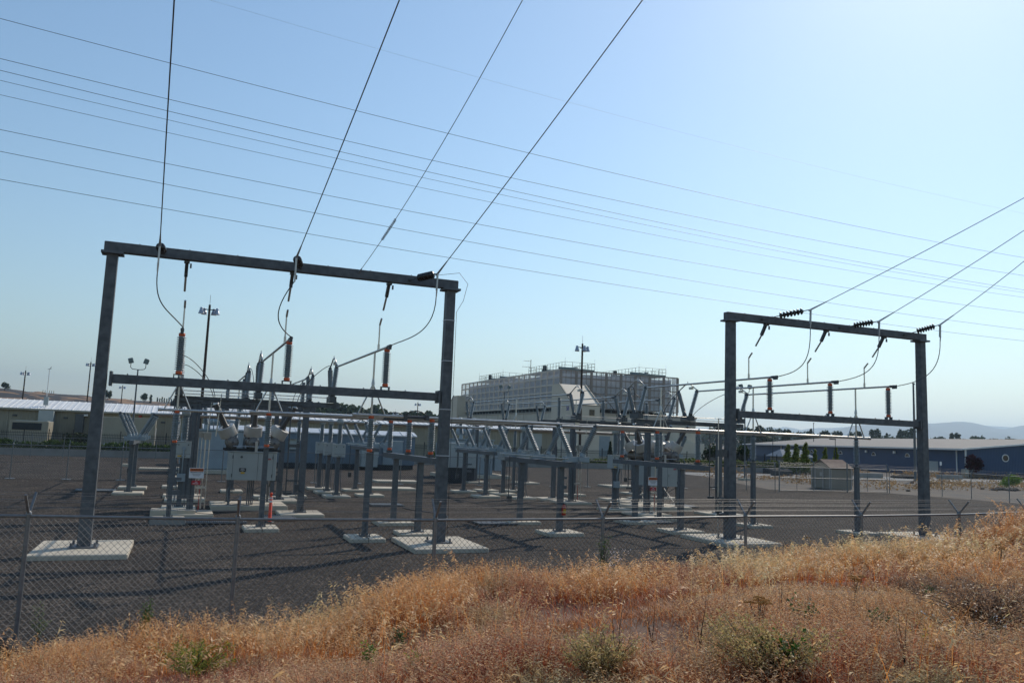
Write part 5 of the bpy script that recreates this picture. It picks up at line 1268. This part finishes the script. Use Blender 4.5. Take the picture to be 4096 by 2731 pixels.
grass_patch('tall_dry_grass', 'tall straw-coloured grass with drooping seed heads along the fence side of the bank', 75000, lambda x, y, y0, u: (.20+.36*u)*(.15+1.5*vnoise(x, y, .62, 31)), .0034, col_straw, 4, lambda x, y, y0, u: (y < y0+.9) & (u < np.clip((y-y0+4.2)/3.6, .02, 1)*(np.maximum(vnoise(x, y, .62, 31), vnoise(x, y, 1.4, 33)*.8)-.45)*4.2), head=6, lean=.5, power=.75, clump=.12, hs=1.35)

grass_patch('seed_stalks', 'scattered tall pale seed stalks standing above the dry grass', 11000, lambda x, y, y0, u: .42+.42*u*u, .0036, col_straw, 6, lambda x, y, y0, u: (y < y0+1.0) & (u < np.clip((y-y0+5.2)/4.5, .03, 1)*(vnoise(x, y, .6, 77)*2.0-.55)), head=14, lean=.6, power=.7, clump=.16, hs=1.9)

def berm_hit(px, py):
    d = ray(px, py).normalized(); t = 2.5
    while t < 60:
        p = CAM+d*t
        if p.z <= berm(p.x, p.y): return p
        t += .03
    return CAM+d*20
def plant(name, label, dx, dy, h, r, nst, leafn, leafs, ca, cb, group=None, cat='shrub', stem=(.05, .035, .02), spread=.6, tip=.35, up=.2):
    p = berm_hit(dx*k_, dy*k_); t = thing(name, label, cat, (p.x, p.y, p.z-.03), 0, group); m = MB(); C = []
    for i in range(nst):
        a = random.uniform(0, 6.28); q = random.random()**.6*r; hh = h*random.uniform(.55, 1); pts = []
        for j in range(5):
            u = j/4; pts.append((math.cos(a)*q*u**(1+spread)+random.uniform(-.01, .01), math.sin(a)*q*u**(1+spread)+random.uniform(-.01, .01), hh*u))
        m.path(pts, [.006, .005, .004, .003, .0015], 4)
        for _ in range(leafn//nst):
            u = 1-random.random()**1.5*(1-tip); j = min(3, int(u*4)); f = u*4-j; A = Vector(pts[j]); B = Vector(pts[j+1]); v = A.lerp(B, f)
            C.append((v.x+random.gauss(0, leafs*1.5), v.y+random.gauss(0, leafs*1.5), v.z+random.gauss(0, leafs*1.3)))
    m.build('stems', mat('plant_stem', stem, .8), t)
    if C:
        C = np.array(C); tone = rng.random((len(C), 1)); V, cc = leaf_quads(C, leafs, np.array(ca)*(1-tone)+np.array(cb)*tone, up); place('foliage', np_mesh('foliage', V, 4, cc, M['grass']), t)
    return t
TANA, TANB = (.30, .19, .08), (.60, .45, .23)
plant('dry_shrub', 'rounded pale tan shrub with tiny seed tufts at the bottom right of centre', 1770, 1566, .46, .50, 110, 9000, .014, (.30, .22, .08), (.60, .47, .20), stem=(.16, .10, .05), spread=.2, tip=.12)
plant('dry_shrub', 'smaller pale tan shrub at the bottom edge, left of the larger one', 1375, 1566, .40, .30, 70, 5200, .013, (.30, .22, .08), (.60, .47, .20), stem=(.16, .10, .05), spread=.2, tip=.12)
plant('green_clump', 'bright green leafy clump at the foot of the large tan shrub', 1810, 1567, .30, .22, 18, 1100, .03, (.04, .10, .015), (.10, .20, .03))
plant('green_clump', 'yellow-green flowering clump at the bottom left', 445, 1566, .45, .5, 60, 5000, .014, (.16, .20, .03), (.36, .38, .06))
plant('green_sprig', 'upright green leafy sprig standing in the grass at left', 325, 1500, .85, .10, 8, 900, .022, (.05, .10, .02), (.14, .22, .05), spread=.2)
plant('green_sprig', 'greyish green sprig at the far left beside the fence post', 85, 1480, .75, .16, 8, 500, .018, (.12, .16, .07), (.26, .30, .14))
plant('green_spike', 'short knobbly bright green spike at the bottom edge left of centre', 848, 1566, .42, .05, 6, 900, .024, (.08, .14, .015), (.20, .30, .04), spread=.1, tip=.0)
plant('green_clump', 'lime green leafy tuft at the bottom edge near the centre', 962, 1568, .26, .14, 12, 900, .026, (.12, .20, .02), (.30, .40, .06))
for i, (x, y, hh) in enumerate([(918, 1500, .2), (1845, 1462, .22), (2022, 1478, .2), (1830, 1400, .1), (2140, 1405, .22), (1385, 1330, .5)]):
    hh *= 1.7
    plant('green_tuft', ['spiky dark green tuft in the low grass left of centre', 'dark green spiky tuft right of the tan shrub', 'dusty blue-green tuft at the lower right', 'tiny green tuft among red grass', 'thin green tuft in the shrubs at right', 'wispy green plant with pale flowers in front of the fence post'][i], x, y, hh, .13, 16, 330, .022, (.05, .085, .03), (.12, .17, .06))
plant('flowering_plant', 'thin wiry plant dotted with tiny pink-white flowers near the centre', 1400, 1340, .75, .35, 16, 260, .016, (.55, .45, .5), (.75, .7, .72), None, 'wildflower', (.07, .10, .04))
plant('flowering_plant', 'wiry plant with white star flowers at the lower right', 2240, 1500, .42, .5, 30, 170, .016, (.45, .45, .46), (.7, .68, .7), None, 'wildflower', (.07, .09, .05))
plant('flowering_plant', 'low green plant with small yellow flowers at the lower right', 2130, 1490, .22, .3, 22, 260, .018, (.30, .34, .04), (.75, .6, .03), None, 'wildflower', (.07, .11, .04))
plant('dark_shrub', 'dense grey-brown twiggy shrub at the right edge', 2280, 1440, .48, .8, 140, 12000, .017, (.20, .11, .065), (.42, .27, .17), None, 'shrub', (.09, .06, .04), tip=.15)
plant('dark_shrub', 'grey-brown twiggy shrub behind the white star flowers', 2120, 1380, .36, .5, 70, 5000, .017, (.22, .11, .06), (.44, .28, .17), None, 'shrub', (.09, .06, .04), tip=.15)
for i, (x, y, hh) in enumerate([(1608, 1500, .55), (1795, 1440, .62), (1415, 1560, .6), (1500, 1480, .5), (2080, 1560, .6), (1960, 1430, .6)]):
    plant('dead_stalk', ['thin dark dead stalk right of centre', 'thin dark bent stalk left of the orange flower heads', 'dark forked dead stalk at bottom centre', 'slim dead stalk in the orange grass', 'tall dead stalk at the bottom right', 'dead brown stalk between orange heads'][i], x, y, hh, .12, 3, 0, .01, TANA, TANB, None, 'dead plant', (.035, .02, .013), spread=.3)
def yarrow(label, dx, dy, h, heads):
    p = berm_hit(dx*k_, dy*k_); t = thing('dried_yarrow', label, 'dried flower', (p.x, p.y, p.z-.03), 0, 'dried flat-topped orange flower heads'); m = MB(); hd = MB()
    for i in range(heads):
        a = random.uniform(0, 6.28); q = random.uniform(.02, .13); hh = h*random.uniform(.85, 1.05); e = (math.cos(a)*q, math.sin(a)*q, hh)
        m.path([(0, 0, 0), (e[0]*.3, e[1]*.3, hh*.55), e], [.006, .004, .003], 5)
        for _ in range(26):
            b = random.uniform(0, 6.28); w_ = random.random()**.5*.055; c = (e[0]+math.cos(b)*w_, e[1]+math.sin(b)*w_, hh+.012*(1-w_/.055)+random.uniform(-.004, .006)); hd.lathe((c[0], c[1], c[2]-.008), (c[0], c[1], c[2]+.006), [(0, .004), (.5, .009), (1, .005)], 6)
    m.build('stems', M['bark'], t); hd.build('flower_heads', mat('dried_flower', (.42, .20, .05), .9, 0, .3, 30), t)
for x, y, h, n, lb in [(1745, 1470, .42, 7, 'dried orange flower heads above the large tan shrub'), (1965, 1400, .45, 5, 'dried orange-brown flower heads on a leaning stem right of centre'), (1858, 1290, .8, 4, 'orange flower heads rising against the dark gravel at right'), (2300, 1330, .62, 6, 'cluster of dried orange flower heads near the right edge'), (777, 1475, .25, 2, 'small pair of dried yellow-brown flower heads left of centre')]: yarrow(lb, x, y, h, n)
def rock(label, dx, dy, s, flat=.6):
    p = berm_hit(dx*k_, dy*k_); m = bpy.data.meshes.new('rock'); import bmesh; b = bmesh.new(); bmesh.ops.create_icosphere(b, subdivisions=3, radius=1)
    f = [random.uniform(1.5, 3) for _ in range(3)]; ph = random.uniform(0, 6)
    for v in b.verts:
        c = v.co; k = 1+.22*math.sin(c.x*f[0]+ph)*math.sin(c.y*f[1]+1)+.12*math.sin(c.z*f[2]*2+c.x*4); v.co = Vector((c.x*s*k*1.2, c.y*s*k, c.z*s*flat*k))
    b.to_mesh(m); b.free(); m.materials.append(M['rock']); o = bpy.data.objects.new('rock', m); col.objects.link(o); o.location = (p.x, p.y, p.z+s*.15); tag(o, label, 'rock')
for a_ in [('dark rounded tumbleweed-like rock at the gravel edge left of centre', 672, 1440, .18, .9), ('rough dark rock half buried in grass left of centre', 745, 1462, .16), ('small dark rock beside the rough one', 815, 1470, .12), ('broad dark rock at the bottom left corner', 25, 1500, .3), ('pinkish-grey rock at the left edge below the fence', 60, 1530, .2), ('low brown rock in the grass at centre right', 2050, 1470, .08)]: rock(*a_)

tag(MB().box((0, 0, .12), (1.1, .35, .2), bev=.03).build('rusty_block', mat('rusty_orange', (.42, .09, .03), .8)), 'small rusty orange block on the pad near the rightmost column', 'block')
bpy.data.objects['rusty_block'].location = (27.4, 24.1, .0)
# rocks and mounds beyond the yard at right
def mound(label, x, y, w_, h_, n=14, kind=None):
    m = MB()
    import bmesh
    b = bmesh.new()
    for i in range(n):
        s = h_*random.uniform(.35, .9); g = bmesh.ops.create_icosphere(b, subdivisions=1, radius=s); ox, oy = random.gauss(0, w_*.33), random.gauss(0, w_*.12)
        for v in g['verts']: v.co = Vector((v.co.x*random.uniform(.9, 1.5)+ox, v.co.y*random.uniform(.8, 1.2)+oy, v.co.z*.7+s*.15))
    me = bpy.data.meshes.new('rock_pile'); b.to_mesh(me); b.free(); me.materials.append(M['rock']); o = bpy.data.objects.new('rock_pile', me); col.objects.link(o); o.location = (x, y, 0); tag(o, label, 'rock pile')
q = gnd(*ze(1160, 1080)); mound('dark pile of basalt rocks beyond the yard fence, left of the rightmost column', q.x, q.y, 5, .9, 26)
q = gnd(*ze(2130, 1200)); mound('dark row of basalt rocks beyond the fence at the far right', q.x, q.y, 5, .45, 26)
q = gnd(*ze(1380, 1130)); mound('low dark rocks right of the rightmost column', q.x, q.y, 4, .4, 12)
q = gnd(*ze(1130, 1210)); mound('single dark stone on the gravel beyond the fence', q.x, q.y, .3, .3, 1)
q = gnd(*ze(2240, 1190)); t = thing('green_bush', 'bright lime green bush beyond the fence at the far right', 'bush', (q.x, q.y, 0)); lob = [((random.uniform(-.9, .9), random.uniform(-.6, .6), random.uniform(.4, 1.3)), (.6, .6, .5), 1) for _ in range(8)]
place('crown', crown_mesh('crown', lob, 1500, .13, (.07, .14, .015), (.22, .34, .04)), t); place('trunk', trunk_mesh(.7, .04, 3, .4), t)
# dry weeds strip between yard and road
def weeds(label, x0, x1, y0, y1, n, h, seed):
    r_ = np.random.default_rng(seed); x = r_.uniform(x0, x1, n); y = r_.uniform(y0, y1, n); k = vnoise(x, y, .25, seed) > .48; x, y = x[k], y[k]; n = len(x)
    z = h*r_.random(n)*(.4+vnoise(x, y, .4, seed+1)); tone = r_.random((n, 1)); V, cc = leaf_quads(np.stack([x, y, z], 1), .16, np.array((.20, .115, .05))*(1-tone)+np.array((.42, .28, .13))*tone, .1)
    o = bpy.data.objects.new('dry_weeds', np_mesh('dry_weeds', V, 4, cc, M['grass'])); col.objects.link(o); tag(o, label, 'weeds', None, 'stuff')
weeds('dry tan weeds between the yard fence and the pale road', 58, 120, 62, 83, 14000, .6, 41)
weeds('dry tan weeds between the road and the low wall', 66, 150, 97.5, 101, 9000, .9, 43)

# ------------------------------------------------------------------ haze
hz = MB().box((0, 0, 0), (1, 1, 1)).build('haze', _mat('haze_air')[0])
def set_haze(o, lo, hi, dens, colr):
    o.scale = [hi[i]-lo[i] for i in range(3)]; o.location = [(hi[i]+lo[i])/2 for i in range(3)]
    t = o.data.materials[0].node_tree
    for n in list(t.nodes):
        if n.type != 'OUTPUT_MATERIAL': t.nodes.remove(n)
    v = t.nodes.new('ShaderNodeVolumePrincipled'); v.inputs['Density'].default_value = dens; v.inputs['Color'].default_value = (*colr, 1); v.inputs['Anisotropy'].default_value = .45
    t.links.new(v.outputs[0], t.nodes['Material Output'].inputs['Volume']); o['kind'] = 'stuff'; o.display_type = 'WIRE'
    o['label'] = 'pale blue summer haze hanging over the far hills'; o['category'] = 'haze'
set_haze(hz, (-13000, -350, -1.5), (29000, 17500, 900), 8e-5, (.60, .80, 1.0))
